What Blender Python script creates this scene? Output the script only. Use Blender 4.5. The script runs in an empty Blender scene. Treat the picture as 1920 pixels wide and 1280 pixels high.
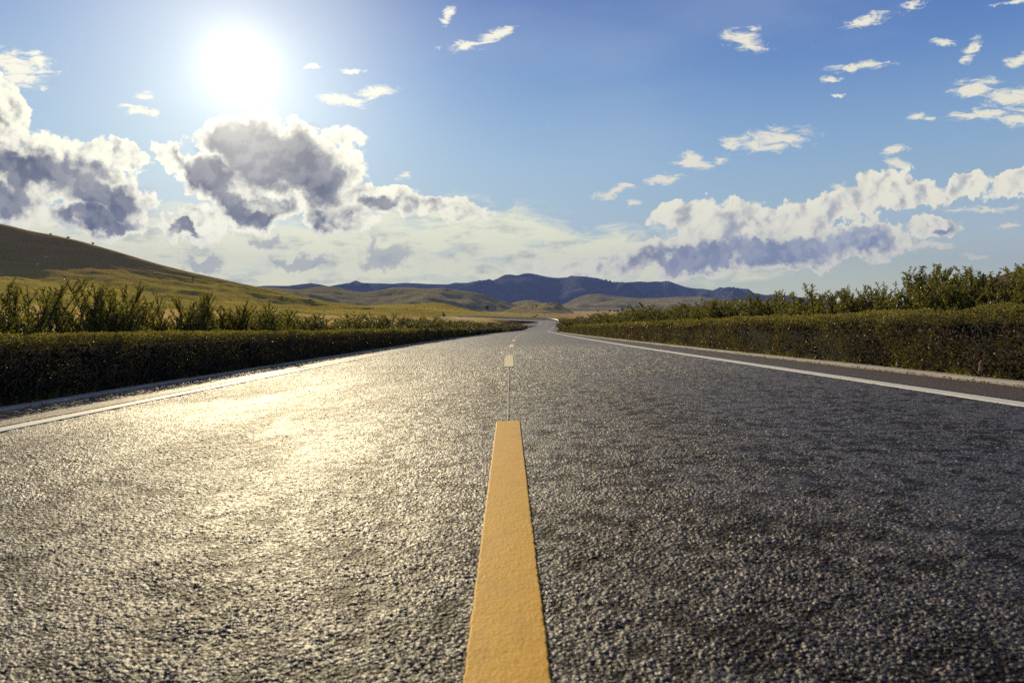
import bpy, math, random
import numpy as np
from mathutils import Vector, Matrix

random.seed(7)
rng = np.random.default_rng(7)
SC = bpy.context.scene
COL = SC.collection

# ------------------------------------------------------------------ camera
F = 1280.0                       # focal length in pixels of the 1920 px wide photograph (24 mm)
PITCH = math.atan(50 / F)        # eye level sits at pixel row 590
CAMH = 0.0                       # the eye is the origin; the road lies 0.58 m below it
cam = bpy.data.cameras.new('camera')
cam.lens = 24.0
cam.sensor_width = 36.0
cam.clip_start = 0.05
cam.clip_end = 60000
camo = bpy.data.objects.new('camera', cam)
COL.objects.link(camo)
camo.location = (0, 0, CAMH)
camo.rotation_euler = (math.pi / 2 - PITCH, 0, 0)
SC.camera = camo
cam.dof.use_dof = True
cam.dof.focus_distance = 9.0
cam.dof.aperture_fstop = 6.3

def ray(px, py):
    """direction of a pixel with Y = 1"""
    a = (px - 960) / F
    b = (640 - py) / F
    c, s = math.cos(PITCH), math.sin(PITCH)
    y = c + b * s
    z = -s + b * c
    return a / y, z / y

def at(px, py, Y):
    u, v = ray(px, py)
    return Vector((u * Y, Y, v * Y))

# ------------------------------------------------------------------ light
SUN_AZ = math.atan2((450 - 960), F)            # left of the view axis
_u, _v = ray(450, 122)
SUN_EL = math.atan2(_v, math.hypot(_u, 1))
SUN_DIR = Vector((_u, 1, _v)).normalized()     # towards the sun
sun = bpy.data.lights.new('sun', 'SUN')
sun.energy = 5.0
sun.angle = math.radians(0.55)
sun.color = (1.0, 0.82, 0.50)
suno = bpy.data.objects.new('sun', sun)
COL.objects.link(suno)
suno.rotation_euler = SUN_DIR.to_track_quat('Z', 'Y').to_euler()
SC.view_settings.view_transform = 'Standard'
SC.view_settings.look = 'None'
SC.view_settings.exposure = 0.08
SC.view_settings.gamma = 1.0
SC.view_settings.use_curve_mapping = False
SC.cycles.max_bounces = 6
SC.cycles.transparent_max_bounces = 8
SC.cycles.volume_bounces = 0
SC.cycles.sample_clamp_indirect = 3.0
SC.cycles.sample_clamp_direct = 2.2
SC.cycles.use_denoising = False

def lin(r, g, b):
    f = lambda c: (c / 255 / 12.92) if c / 255 <= 0.04045 else ((c / 255 + 0.055) / 1.055) ** 2.4
    return (f(r), f(g), f(b))

# ------------------------------------------------------------------ node helper
class NT:
    def __init__(s, tree):
        s.t = tree
        s.n = tree.nodes
        s.l = tree.links
    def put(s, sock, v):
        if hasattr(v, 'is_output') or isinstance(v, bpy.types.NodeSocket):
            s.l.new(v, sock)
        elif isinstance(v, (tuple, list)) and len(v) == 3 and sock.type == 'RGBA':
            sock.default_value = (*v, 1)
        else:
            sock.default_value = v
    def math(s, op, a, b=None, c=None, clamp=False):
        n = s.n.new('ShaderNodeMath'); n.operation = op; n.use_clamp = clamp
        for k, v in enumerate((a, b, c)):
            if v is not None: s.put(n.inputs[k], v)
        return n.outputs[0]
    def vmath(s, op, a, b=None, scale=None):
        n = s.n.new('ShaderNodeVectorMath'); n.operation = op
        s.put(n.inputs[0], a)
        if b is not None: s.put(n.inputs[1], b)
        if scale is not None: s.put(n.inputs['Scale'], scale)
        return n.outputs['Value'] if op in ('DOT_PRODUCT', 'LENGTH') else n.outputs[0]
    def noise(s, vec, scale, detail=4, rough=0.55, dist=0.0, color=False, dim='3D'):
        n = s.n.new('ShaderNodeTexNoise'); n.noise_dimensions = dim
        s.put(n.inputs['Vector'], vec)
        n.inputs['Scale'].default_value = scale
        n.inputs['Detail'].default_value = detail
        n.inputs['Roughness'].default_value = rough
        n.inputs['Distortion'].default_value = dist
        return n.outputs['Color' if color else 'Fac']
    def voro(s, vec, scale, feature='F1', out='Distance', rand=1.0):
        n = s.n.new('ShaderNodeTexVoronoi'); n.feature = feature
        s.put(n.inputs['Vector'], vec)
        n.inputs['Scale'].default_value = scale
        n.inputs['Randomness'].default_value = rand
        return n.outputs[out]
    def ramp(s, fac, stops, interp='LINEAR'):
        n = s.n.new('ShaderNodeValToRGB'); n.color_ramp.interpolation = interp
        cr = n.color_ramp
        while len(cr.elements) < len(stops): cr.elements.new(0.5)
        for e, (p, c) in zip(cr.elements, stops):
            e.position = p
            e.color = (*c, 1) if isinstance(c, (tuple, list)) else (c, c, c, 1)
        s.put(n.inputs[0], fac)
        return n.outputs[0]
    def step(s, v, a, b, x0=0.0, x1=1.0, kind='SMOOTHSTEP'):
        n = s.n.new('ShaderNodeMapRange'); n.interpolation_type = kind
        s.put(n.inputs[0], v)
        for k, q in zip((1, 2, 3, 4), (a, b, x0, x1)): s.put(n.inputs[k], q)
        return n.outputs[0]
    def mix(s, f, a, b, blend='MIX'):
        n = s.n.new('ShaderNodeMix'); n.data_type = 'RGBA'; n.blend_type = blend
        s.put(n.inputs[0], f); s.put(n.inputs[6], a); s.put(n.inputs[7], b)
        return n.outputs[2]
    def mapping(s, vec, loc=(0, 0, 0), rot=(0, 0, 0), scale=(1, 1, 1), typ='POINT'):
        n = s.n.new('ShaderNodeMapping'); n.vector_type = typ
        s.put(n.inputs['Vector'], vec)
        n.inputs['Location'].default_value = loc
        n.inputs['Rotation'].default_value = rot
        n.inputs['Scale'].default_value = scale
        return n.outputs[0]
    def bump(s, h, strength=0.5, dist=0.01, normal=None):
        n = s.n.new('ShaderNodeBump')
        s.put(n.inputs['Height'], h); s.put(n.inputs['Strength'], strength)
        n.inputs['Distance'].default_value = dist
        if normal is not None: s.put(n.inputs['Normal'], normal)
        return n.outputs[0]

# ------------------------------------------------------------------ world: sky, aureole and clouds by direction
W = bpy.data.worlds.new('World')
SC.world = W
W.use_nodes = True
nt = NT(W.node_tree)
W.node_tree.nodes.clear()
K = 0.1                                     # background strength
tc = nt.n.new('ShaderNodeTexCoord')
d = tc.outputs['Generated']
sep = nt.n.new('ShaderNodeSeparateXYZ'); nt.put(sep.inputs[0], d)
dx, dy, dz = sep.outputs
ay = nt.math('MAXIMUM', nt.math('ABSOLUTE', dy), 0.15)
u = nt.math('DIVIDE', dx, ay)
v = nt.math('DIVIDE', dz, ay)
cmb = nt.n.new('ShaderNodeCombineXYZ'); nt.put(cmb.inputs[0], u); nt.put(cmb.inputs[1], v)
uv = cmb.outputs[0]
sky = nt.n.new('ShaderNodeTexSky'); sky.sky_type = 'NISHITA'; sky.sun_disc = False
sky.sun_elevation = SUN_EL
sky.sun_rotation = math.atan2(SUN_DIR.x, SUN_DIR.y)
sky.air_density = 1.0; sky.dust_density = 0.6; sky.ozone_density = 2.0
nish = nt.vmath('SCALE', sky.outputs[0], scale=0.085)
cosang = nt.math('MAXIMUM', nt.vmath('DOT_PRODUCT', d, tuple(SUN_DIR)), 0.0)
# clear air: colour by height above the horizon
grad = nt.ramp(nt.math('MAXIMUM', dz, 0.0), [
    (0.0, lin(240, 238, 188)), (0.055, lin(216, 226, 200)), (0.12, lin(176, 201, 212)),
    (0.22, lin(142, 178, 212)), (0.32, lin(98, 140, 198)), (0.42, lin(50, 92, 174)), (0.8, lin(44, 62, 104))])
base = nt.mix(0.12, grad, nish)
glow_w = nt.math('POWER', cosang, 7.0)
glow_m = nt.math('POWER', cosang, 60.0)
glow_n = nt.math('POWER', cosang, 230.0)
glow_c = nt.math('POWER', cosang, 1000.0)
def addc(c, f, col):
    return nt.vmath('ADD', c, nt.vmath('SCALE', col, scale=f))
base = addc(base, nt.math('MULTIPLY', glow_w, 0.17), lin(205, 232, 210))
base = addc(base, nt.math('MULTIPLY', glow_m, 0.44), lin(255, 249, 212))

# warped coordinates for ragged cloud outlines
wn1 = nt.noise(uv, 9, 5, 0.6, color=True, dim='2D')
wn2 = nt.noise(uv, 34, 5, 0.65, color=True, dim='2D')
def centred(c, amp):
    return nt.vmath('SCALE', nt.vmath('SUBTRACT', c, (0.5, 0.5, 0.5)), scale=amp)
uvw = nt.vmath('ADD', nt.vmath('ADD', uv, centred(wn1, 0.075)), centred(wn2, 0.03))
uvs = nt.vmath('ADD', uv, centred(wn2, 0.018))
def field(vec, blobs, k=0.06):
    out = None
    for b in blobs:
        px, py, rx, ry = b[:4]
        rot = math.radians(b[4]) if len(b) > 4 else 0
        cu, cv = ray(px, py)
        m = nt.mapping(vec, (cu, cv, 0), (0, 0, rot), (rx / F, ry / F, 1), 'TEXTURE')
        g = nt.n.new('ShaderNodeTexGradient'); g.gradient_type = 'SPHERICAL'
        nt.put(g.inputs[0], m)
        o = g.outputs['Fac']
        out = o if out is None else (nt.math('SMOOTH_MAX', out, o, k) if k else nt.math('MAXIMUM', out, o))
    return out if not k else nt.math('SUBTRACT', out, k * 0.7)
fb = nt.noise(uv, 16, 8, 0.62, dim='2D')
fb2 = nt.noise(uv, 45, 6, 0.6, dim='2D')
# relief of the billows as seen against the sun: noise here minus noise a little nearer the sun
_su, _sv = ray(450, 122)
tosun = nt.vmath('SCALE', nt.vmath('NORMALIZE', nt.vmath('SUBTRACT', (_su, _sv, 0), uv)), scale=0.016)
fbs = nt.noise(nt.vmath('ADD', uv, tosun), 16, 8, 0.62, dim='2D')
fb2s = nt.noise(nt.vmath('ADD', uv, nt.vmath('SCALE', tosun, scale=0.4)), 45, 6, 0.6, dim='2D')
emb = nt.math('ADD', nt.math('MULTIPLY', nt.math('SUBTRACT', fbs, fb), 1.0), nt.math('MULTIPLY', nt.math('SUBTRACT', fb2s, fb2), 0.45))
vb = nt.n.new('ShaderNodeTexVoronoi'); vb.feature = 'SMOOTH_F1'; vb.voronoi_dimensions = '2D'
vb.inputs['Scale'].default_value = 21; vb.inputs['Smoothness'].default_value = 0.35
vb.inputs['Detail'].default_value = 2.0; vb.inputs['Roughness'].default_value = 0.55
nt.put(vb.inputs['Vector'], uvs)
vb2 = nt.n.new('ShaderNodeTexVoronoi'); vb2.feature = 'SMOOTH_F1'; vb2.voronoi_dimensions = '2D'
vb2.inputs['Scale'].default_value = 21; vb2.inputs['Smoothness'].default_value = 0.35
vb2.inputs['Detail'].default_value = 2.0; vb2.inputs['Roughness'].default_value = 0.55
nt.put(vb2.inputs['Vector'], nt.vmath('ADD', uvs, nt.vmath('SCALE', tosun, scale=0.7)))
bil = nt.math('SUBTRACT', 0.53, vb.outputs['Distance'])
emb = nt.math('ADD', emb, nt.math('MULTIPLY', nt.math('SUBTRACT', vb.outputs['Distance'], vb2.outputs['Distance']), 0.55))
# heaped clouds
CUM = [
 (520, 300, 190, 115, -10), (440, 262, 110, 70, 0), (600, 330, 110, 110, 0), (400, 345, 120, 70, -38), (325, 305, 62, 34, -25),
 (470, 395, 120, 50, 0), (370, 420, 120, 40, 0), (240, 290, 58, 28, -20),
 (0, 230, 75, 110, 10), (60, 310, 190, 90, -12), (150, 300, 115, 66, -12), (190, 370, 125, 72, -24), (20, 380, 110, 60, 0), (170, 415, 170, 40, -6),
 (720, 375, 110, 42, -5), (830, 395, 120, 34, -5), (640, 415, 110, 34, 0),
 (1290, 408, 95, 42, 10), (1400, 430, 190, 55, 8), (1530, 400, 230, 48, 12), (1660, 368, 170, 44, 6), (1440, 470, 290, 48, 6), (1600, 455, 150, 45, 0),
 (1300, 488, 200, 36, 2), (1820, 335, 60, 34, 10), (1900, 345, 80, 38, 12), (1745, 424, 66, 26, 8), (1100, 500, 160, 34, 2),
]
FC = field(uvw, CUM)
dens = nt.math('ADD', nt.math('MULTIPLY_ADD', bil, 0.36, nt.math('MULTIPLY', FC, 1.25)), nt.math('ADD', nt.math('MULTIPLY', nt.math('SUBTRACT', fb, 0.5), 0.50), nt.math('MULTIPLY', nt.math('SUBTRACT', fb2, 0.5), 0.3)))
aC = nt.math('MULTIPLY', nt.step(dens, 0.09, 0.25), nt.step(FC, -0.01, 0.09))
# shaded bellies and cores
DARK = [
 (500, 290, 190, 100, -8), (570, 335, 150, 110, -10), (520, 330, 130, 80, -25), (395, 352, 110, 48, -38), (470, 400, 60, 26, -20), (335, 430, 50, 12, 0),
 (60, 325, 230, 62, -12), (200, 360, 110, 62, -22), (15, 360, 80, 60, 0), (185, 410, 130, 26, -9), (240, 424, 80, 18, 0),
 (1440, 476, 290, 30, 6), (1540, 450, 170, 26, 8), (1300, 494, 150, 22, 2), (715, 385, 60, 22, 0), (1760, 430, 30, 8, 0), (500, 452, 34, 16, 0),
 (720, 482, 80, 26, 0), (560, 490, 70, 20, 0), (390, 487, 60, 18, 0),
]
FD = field(uvw, DARK, 0.14)
dk = nt.math('ADD', FD, nt.math('ADD', nt.math('MULTIPLY', nt.math('SUBTRACT', fb, 0.5), 0.30), nt.math('MULTIPLY', nt.math('SUBTRACT', fb2, 0.5), 0.14)))
aD = nt.math('MULTIPLY', nt.step(nt.math('MULTIPLY_ADD', emb, 0.6, dk), -0.16, 0.36), nt.step(dens, 0.20, 0.62))
# high wisps
WISP = [
 (870, 88, 60, 14, 3), (932, 64, 48, 18, 20), (640, 187, 80, 15, -8), (705, 175, 62, 18, 6), (1400, 78, 62, 30, -10), (1412, 57, 24, 9, 0), (1622, 40, 62, 15, 14),
 (1712, 10, 40, 16, 25), (1616, 124, 84, 13, 5), (1560, 150, 26, 8, 0), (1830, 165, 70, 26, 8), (1900, 180, 90, 30, 4), (1850, 214, 100, 16, 4), (1912, 220, 60, 24, 0),
 (1910, 112, 40, 18, 20), (1720, 220, 38, 10, 0), (1450, 262, 110, 32, 6), (1370, 268, 36, 20, -10), (1300, 303, 60, 22, 0), (1350, 300, 30, 14, 10), (1243, 335, 48, 16, 0),
 (1675, 280, 42, 10, 8), (1678, 305, 34, 16, -20), (30, 130, 90, 44, -15), (75, 118, 50, 22, -20), (265, 208, 60, 14, -6), (272, 182, 26, 12, 0), (760, 332, 20, 12, 0),
 (1570, 345, 26, 10, 0), (1740, 458, 70, 13, 3), (1640, 480, 60, 9, 5), (1850, 392, 100, 9, 3), (1570, 178, 20, 5, 0), (660, 134, 34, 7, 0), (584, 127, 22, 6, 0),
 (1190, 380, 22, 9, 0), (1905, 3, 60, 8, 6), (840, 28, 26, 16, 60), (1820, 95, 40, 18, 50), (1770, 80, 40, 10, 0), (1890, 425, 40, 10, 10), (1830, 480, 40, 9, 0), (1150, 360, 60, 14, 20),
]
FW = field(uvs, WISP, 0)
stw = nt.noise(nt.mapping(uv, rot=(0, 0, math.radians(-8)), scale=(0.7, 2.2, 1)), 42, 7, 0.68, dist=0.6, dim='2D')
aW = nt.math('MULTIPLY', nt.step(FW, 0.0, 0.22), nt.step(nt.math('ADD', FW, nt.math('MULTIPLY', nt.math('SUBTRACT', stw, 0.5), 2.2)), 0.20, 0.85))
# thin broken layer low over the hills
stn = nt.noise(nt.mapping(uv, scale=(1.0, 3.6, 1), rot=(0, 0, math.radians(-2))), 13, 9, 0.64, dist=0.5, dim='2D')
band = field(uv, [(700, 470, 560, 130, 0), (350, 470, 420, 110, 0), (1060, 480, 300, 70, 5), (900, 430, 260, 60, -8), (60, 470, 300, 100, 0), (1250, 500, 360, 50, 3)])
bandf = nt.math('ADD', nt.math('MULTIPLY', band, 0.75), nt.math('MULTIPLY', nt.math('SUBTRACT', stn, 0.5), 1.5))
aB = nt.math('MULTIPLY', nt.step(bandf, 0.02, 0.5), nt.math('MULTIPLY', nt.step(band, 0.0, 0.22), 0.85))
bshade = nt.step(nt.noise(nt.mapping(uv, scale=(1.0, 3.0, 1), loc=(3.1, 1.7, 0)), 15, 8, 0.6, dim='2D'), 0.48, 0.76)
# faint cirrus veil
veil = nt.noise(nt.mapping(uv, rot=(0, 0, math.radians(18)), scale=(0.6, 1.8, 1)), 2.6, 4, 0.5, dim='2D')
aV = nt.math('MULTIPLY', nt.step(veil, 0.35, 0.75), 0.22)

near_sun = nt.math('POWER', cosang, 20.0)
col = nt.mix(aV, base, lin(196, 212, 226))
bcol = nt.mix(bshade, lin(255, 252, 212), lin(196, 200, 186))
bcol = nt.vmath('SCALE', bcol, scale=nt.math('MULTIPLY_ADD', near_sun, 0.16, 1.06))
col = nt.mix(aB, col, bcol)
wcol = nt.vmath('SCALE', lin(252, 248, 226), scale=nt.math('MULTIPLY_ADD', near_sun, 0.4, 0.9))
col = nt.mix(aW, col, wcol)
# cumulus: bright rims, slight modelling, dark core
mod = nt.step(emb, -0.02, 0.32)
lit = nt.mix(mod, lin(255, 251, 226), lin(222, 220, 206))
lit = nt.vmath('SCALE', lit, scale=nt.math('MULTIPLY_ADD', near_sun, 0.5, 0.98))
dmod = nt.math('MULTIPLY_ADD', nt.step(nt.noise(uvw, 9, 4, 0.5, dim='2D'), 0.3, 0.7), 0.6, nt.step(emb, 0.16, -0.16, 0.0, 0.4))
dcol = nt.mix(dmod, nt.mix(nt.step(cosang, 0.72, 0.93), lin(140, 153, 176), lin(106, 111, 126)), nt.mix(nt.step(cosang, 0.72, 0.93), lin(194, 200, 206), lin(176, 176, 176)))
dcol = addc(dcol, nt.math('MULTIPLY', nt.math('POWER', cosang, 150.0), 0.5), lin(255, 244, 214))
ccol = nt.mix(aD, lit, dcol)
col = nt.mix(aC, col, ccol)
# dark puffs of the low layer that lie outside the heaps
aD2 = nt.math('MULTIPLY', nt.step(dk, 0.06, 0.42), nt.math('SUBTRACT', 1.0, aC))
col = nt.mix(nt.math('MULTIPLY', aD2, 0.6), col, lin(172, 178, 186))
# the sun's own glare in the air in front of everything up there
col = addc(col, nt.math('MULTIPLY', glow_n, 0.17), lin(255, 250, 228))
col = addc(col, nt.math('MULTIPLY', glow_c, 0.5), lin(255, 248, 220))
away = nt.step(nt.vmath('DOT_PRODUCT', d, tuple(SUN_DIR)), -0.5, 0.45, 1.0, 0.0)
col = nt.mix(away, col, nt.vmath('MULTIPLY', col, (0.76, 0.62, 0.50)))   # the sky away from the sun is darker
below = nt.step(dz, -0.02, -0.001, 0.0, 1.0)
col = nt.mix(below, lin(120, 118, 96), col)
bg = nt.n.new('ShaderNodeBackground')
nt.put(bg.inputs[0], nt.vmath('SCALE', col, scale=1.0 / K))
bg.inputs[1].default_value = K
wo = nt.n.new('ShaderNodeOutputWorld')
nt.l.new(bg.outputs[0], wo.inputs[0])
W.cycles.sampling_method = 'MANUAL'
W.cycles.sample_map_resolution = 1024

# ------------------------------------------------------------------ object helpers
def tag(o, label=None, cat=None, group=None, kind=None):
    if label: o['label'] = label
    if cat: o['category'] = cat
    if group: o['group'] = group
    if kind: o['kind'] = kind
    return o

def make_mesh(name, V, faces, mats, smooth=True, attr=None):
    """V (n,3); faces (m,4) or (m,3) int array, or list of such"""
    V = np.ascontiguousarray(V, np.float32)
    if not isinstance(faces, list): faces = [faces]
    me = bpy.data.meshes.new(name)
    me.vertices.add(len(V)); me.vertices.foreach_set('co', V.ravel())
    nl = sum(f.size for f in faces); nf = sum(len(f) for f in faces)
    me.loops.add(nl); me.polygons.add(nf)
    me.loops.foreach_set('vertex_index', np.concatenate([f.ravel() for f in faces]).astype(np.int32))
    tot = np.concatenate([np.full(len(f), f.shape[1]) for f in faces])
    st = np.concatenate([[0], np.cumsum(tot)[:-1]])
    me.polygons.foreach_set('loop_start', st.astype(np.int32))
    me.polygons.foreach_set('use_smooth', np.full(nf, smooth))
    if attr is not None:
        for k, a in attr.items():
            if a.ndim == 2:
                at_ = me.color_attributes.new(k, 'FLOAT_COLOR', 'POINT')
                at_.data.foreach_set('color', np.ascontiguousarray(np.c_[a, np.ones(len(a))], np.float32).ravel())
            else:
                at_ = me.attributes.new(k, 'FLOAT', 'POINT')
                at_.data.foreach_set('value', np.ascontiguousarray(a, np.float32))
    me.update(calc_edges=True)
    me.validate()
    for m in (mats if isinstance(mats, list) else [mats]): me.materials.append(m)
    return me

def link(name, me, parent=None, loc=None):
    o = bpy.data.objects.new(name, me)
    COL.objects.link(o)
    if parent: o.parent = parent
    if loc is not None: o.location = loc
    return o

def empty(name, loc, rz=0.0):
    o = bpy.data.objects.new(name, None)
    o.empty_display_size = 0.2
    COL.objects.link(o)
    o.location = loc
    o.rotation_euler = (0, 0, rz)
    return o

def grid_faces(nr, nc):
    i = np.arange((nr - 1) * (nc - 1))
    r, c = i // (nc - 1), i % (nc - 1)
    a = r * nc + c
    return np.stack([a, a + 1, a + nc + 1, a + nc], 1)

class MB:
    """collects boxes, tubes and prisms for one mesh"""
    def __init__(s): s.V = []; s.Q = []; s.n = 0
    def add(s, V, Q):
        s.V.append(np.asarray(V, float)); s.Q.append(np.asarray(Q) + s.n); s.n += len(V)
    def box(s, c, sz, rz=0.0, taper=1.0):
        x, y, z = np.array(sz) / 2
        P = np.array([[-x, -y, -z], [x, -y, -z], [x, y, -z], [-x, y, -z], [-x * taper, -y * taper, z], [x * taper, -y * taper, z], [x * taper, y * taper, z], [-x * taper, y * taper, z]])
        R = np.array([[math.cos(rz), -math.sin(rz), 0], [math.sin(rz), math.cos(rz), 0], [0, 0, 1]])
        s.add(P @ R.T + np.array(c), [[0, 3, 2, 1], [4, 5, 6, 7], [0, 1, 5, 4], [1, 2, 6, 5], [2, 3, 7, 6], [3, 0, 4, 7]])
    def tube(s, pts, rad, k=6):
        pts = [np.array(p, float) for p in pts]
        rad = rad if isinstance(rad, (list, tuple, np.ndarray)) else [rad] * len(pts)
        V = []
        for i, p in enumerate(pts):
            t = pts[min(i + 1, len(pts) - 1)] - pts[max(i - 1, 0)]
            t = t / (np.linalg.norm(t) + 1e-9)
            a = np.cross(t, [0.31, 0.17, 0.93] if abs(t[2]) < 0.9 else [1, 0, 0]); a /= np.linalg.norm(a)
            b = np.cross(t, a)
            for j in range(k):
                an = 2 * math.pi * j / k
                V.append(p + rad[i] * (math.cos(an) * a + math.sin(an) * b))
        Q = []
        for i in range(len(pts) - 1):
            for j in range(k):
                Q.append([i * k + j, i * k + (j + 1) % k, (i + 1) * k + (j + 1) % k, (i + 1) * k + j])
        n0 = len(V)
        V.append(pts[-1]); V.append(pts[0])
        for j in range(0, k, 2):
            Q.append([(len(pts) - 1) * k + j, (len(pts) - 1) * k + (j + 1) % k, (len(pts) - 1) * k + (j + 2) % k, n0])
            Q.append([(j + 2) % k, (j + 1) % k, j, n0 + 1])
        s.add(V, Q)
    def mesh(s, name, mat, smooth=False, attr=None):
        return make_mesh(name, np.concatenate(s.V), np.concatenate(s.Q), mat, smooth, attr)

def hash2(ix, iy, seed):
    h = (ix.astype(np.int64) * 374761393 + iy.astype(np.int64) * 668265263 + seed * 1442695041) & 0x7fffffff
    h = ((h ^ (h >> 13)) * 1274126177) & 0x7fffffff
    return ((h ^ (h >> 16)) & 0xffff) / 65535.0
def vnoise(x, y, seed=0):
    ix, iy = np.floor(x), np.floor(y)
    fx, fy = x - ix, y - iy
    fx = fx * fx * fx * (fx * (fx * 6 - 15) + 10); fy = fy * fy * fy * (fy * (fy * 6 - 15) + 10)
    a, b = hash2(ix, iy, seed), hash2(ix + 1, iy, seed)
    c, e = hash2(ix, iy + 1, seed), hash2(ix + 1, iy + 1, seed)
    return (a * (1 - fx) + b * fx) * (1 - fy) + (c * (1 - fx) + e * fx) * fy - 0.5
def fbm(x, y, seed=0, oct=5, gain=0.5):
    s, a, f = 0, 1, 1
    for k in range(oct):
        s = s + a * vnoise(x * f + 17.3 * k, y * f + 5.1 * k, seed + k); a *= gain; f *= 2.03
    return s
def smooth(t):
    t = np.clip(t, 0, 1); return t * t * (3 - 2 * t)

# ------------------------------------------------------------------ materials
def mat(name):
    m = bpy.data.materials.new(name); m.use_nodes = True
    m.node_tree.nodes.clear()
    t = NT(m.node_tree)
    out = t.n.new('ShaderNodeOutputMaterial')
    return m, t, out
def principled(t, out, color, rough=0.8, spec=0.5, normal=None, metal=0.0):
    p = t.n.new('ShaderNodeBsdfPrincipled')
    t.put(p.inputs['Base Color'], color); t.put(p.inputs['Roughness'], rough)
    t.put(p.inputs['Specular IOR Level'], spec); t.put(p.inputs['Metallic'], metal)
    if normal is not None: t.put(p.inputs['Normal'], normal)
    if out is not None: t.l.new(p.outputs[0], out.inputs[0])
    return p
def pos(t):
    return t.n.new('ShaderNodeNewGeometry').outputs['Position']
def objc(t):
    return t.n.new('ShaderNodeTexCoord').outputs['Object']
def attrc(t, name):
    n = t.n.new('ShaderNodeAttribute'); n.attribute_name = name
    return n
def simple(name, c, rough=0.7, var=0.25, scale=8.0, spec=0.4, metal=0.0):
    m, t, o = mat(name)
    n = t.noise(objc(t), scale, 5, 0.6)
    c0 = tuple(x * (1 - var) for x in c); c1 = tuple(min(1, x * (1 + var)) for x in c)
    principled(t, o, t.mix(n, c0, c1), rough, spec, t.bump(n, 0.3, 0.01), metal)
    return m

def asphalt(name, shoulder=False):
    m, t, o = mat(name)
    P = pos(t)
    pw = t.vmath('ADD', P, t.vmath('SCALE', t.vmath('SUBTRACT', t.noise(P, 60, 2, 0.5, color=True), (0.5, 0.5, 0.5)), scale=0.008))
    f1 = t.voro(pw, 88)                           # chippings
    cc = t.voro(pw, 88, out='Color')
    f2 = t.voro(pw, 210)
    big = t.noise(P, 38, 4, 0.7)
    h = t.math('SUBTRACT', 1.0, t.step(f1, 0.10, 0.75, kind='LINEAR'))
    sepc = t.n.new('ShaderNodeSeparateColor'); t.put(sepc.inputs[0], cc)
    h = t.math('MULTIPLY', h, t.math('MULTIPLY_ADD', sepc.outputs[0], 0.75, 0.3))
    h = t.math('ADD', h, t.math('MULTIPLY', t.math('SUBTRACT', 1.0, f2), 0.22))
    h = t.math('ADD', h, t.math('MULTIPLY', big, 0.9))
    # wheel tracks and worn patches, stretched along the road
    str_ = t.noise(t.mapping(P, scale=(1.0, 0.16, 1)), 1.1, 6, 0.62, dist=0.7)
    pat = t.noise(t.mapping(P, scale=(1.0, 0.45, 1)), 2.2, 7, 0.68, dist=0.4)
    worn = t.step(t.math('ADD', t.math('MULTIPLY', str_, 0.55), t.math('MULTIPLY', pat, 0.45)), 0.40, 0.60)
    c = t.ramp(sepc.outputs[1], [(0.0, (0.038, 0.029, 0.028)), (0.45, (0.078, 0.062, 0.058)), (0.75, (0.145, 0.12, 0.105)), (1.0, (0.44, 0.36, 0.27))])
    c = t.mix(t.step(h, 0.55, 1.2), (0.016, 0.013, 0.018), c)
    c = t.mix(t.math('MULTIPLY', worn, 0.35), c, (0.085, 0.08, 0.078))
    if shoulder:
        c = t.mix(0.55, c, (0.13, 0.10, 0.085))
    rough = t.math('MULTIPLY_ADD', worn, -0.06, 0.62)
    spec_ = 0.35
    if not shoulder:
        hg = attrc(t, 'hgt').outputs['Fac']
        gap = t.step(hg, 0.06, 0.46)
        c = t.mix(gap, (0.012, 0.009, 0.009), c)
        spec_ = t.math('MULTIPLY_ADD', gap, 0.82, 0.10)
    nrm = t.bump(h, t.math('MULTIPLY_ADD', worn, -0.25, 1.0), 0.0065)
    principled(t, o, c, rough, spec_, nrm)
    return m
M_ROAD = asphalt('asphalt')
M_SHOULDER = asphalt('shoulder_asphalt', True)

def paint(name, c0, c1, dirt, spec=0.3):
    m, t, o = mat(name)
    P = pos(t)
    n = t.noise(P, 7, 6, 0.65); g = t.noise(P, 220, 4, 0.7); g2 = t.noise(P, 45, 4, 0.6)
    c = t.mix(n, c0, c1)
    c = t.mix(t.step(g2, 0.60, 0.78, 0.0, 0.22), c, dirt)
    c = t.mix(t.step(g, 0.62, 0.8, 0.0, 0.35), c, tuple(min(1, x * 1.5) for x in c1))
    pit = t.step(t.math('ADD', t.voro(P, 75), t.math('MULTIPLY', n, 0.25)), 0.16, 0.22)
    c = t.mix(t.math('MULTIPLY', t.math('SUBTRACT', 1.0, pit), 0.7), c, tuple(x * 0.35 for x in dirt))
    scuff = t.noise(t.mapping(P, scale=(1.0, 0.25, 1)), 14, 6, 0.7)
    c = t.mix(t.step(scuff, 0.52, 0.72, 0.0, 0.45), c, dirt)
    h = t.math('ADD', t.math('MULTIPLY', g, 0.5), g2)
    principled(t, o, c, 0.65, spec, t.bump(h, 0.4, 0.003))
    return m
M_YELLOW = paint('yellow_paint', (0.66, 0.34, 0.014), (0.80, 0.43, 0.025), (0.42, 0.22, 0.04))
M_GLAREYELLOW = paint('glare_yellow_paint', (0.80, 0.64, 0.32), (0.88, 0.74, 0.42), (0.5, 0.36, 0.14))  # far dashes: low-angle sun glare painted in as a paler yellow
M_WHITE = paint('white_paint', (0.66, 0.65, 0.58), (0.80, 0.79, 0.72), (0.36, 0.33, 0.28))
M_CHALK = paint('chalk_paint', (0.05, 0.047, 0.042), (0.075, 0.07, 0.062), (0.05, 0.05, 0.05), 0.5)
M_KERB = simple('kerb_stone', (0.50, 0.46, 0.40), 0.8, 0.18, 5.0)
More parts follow.
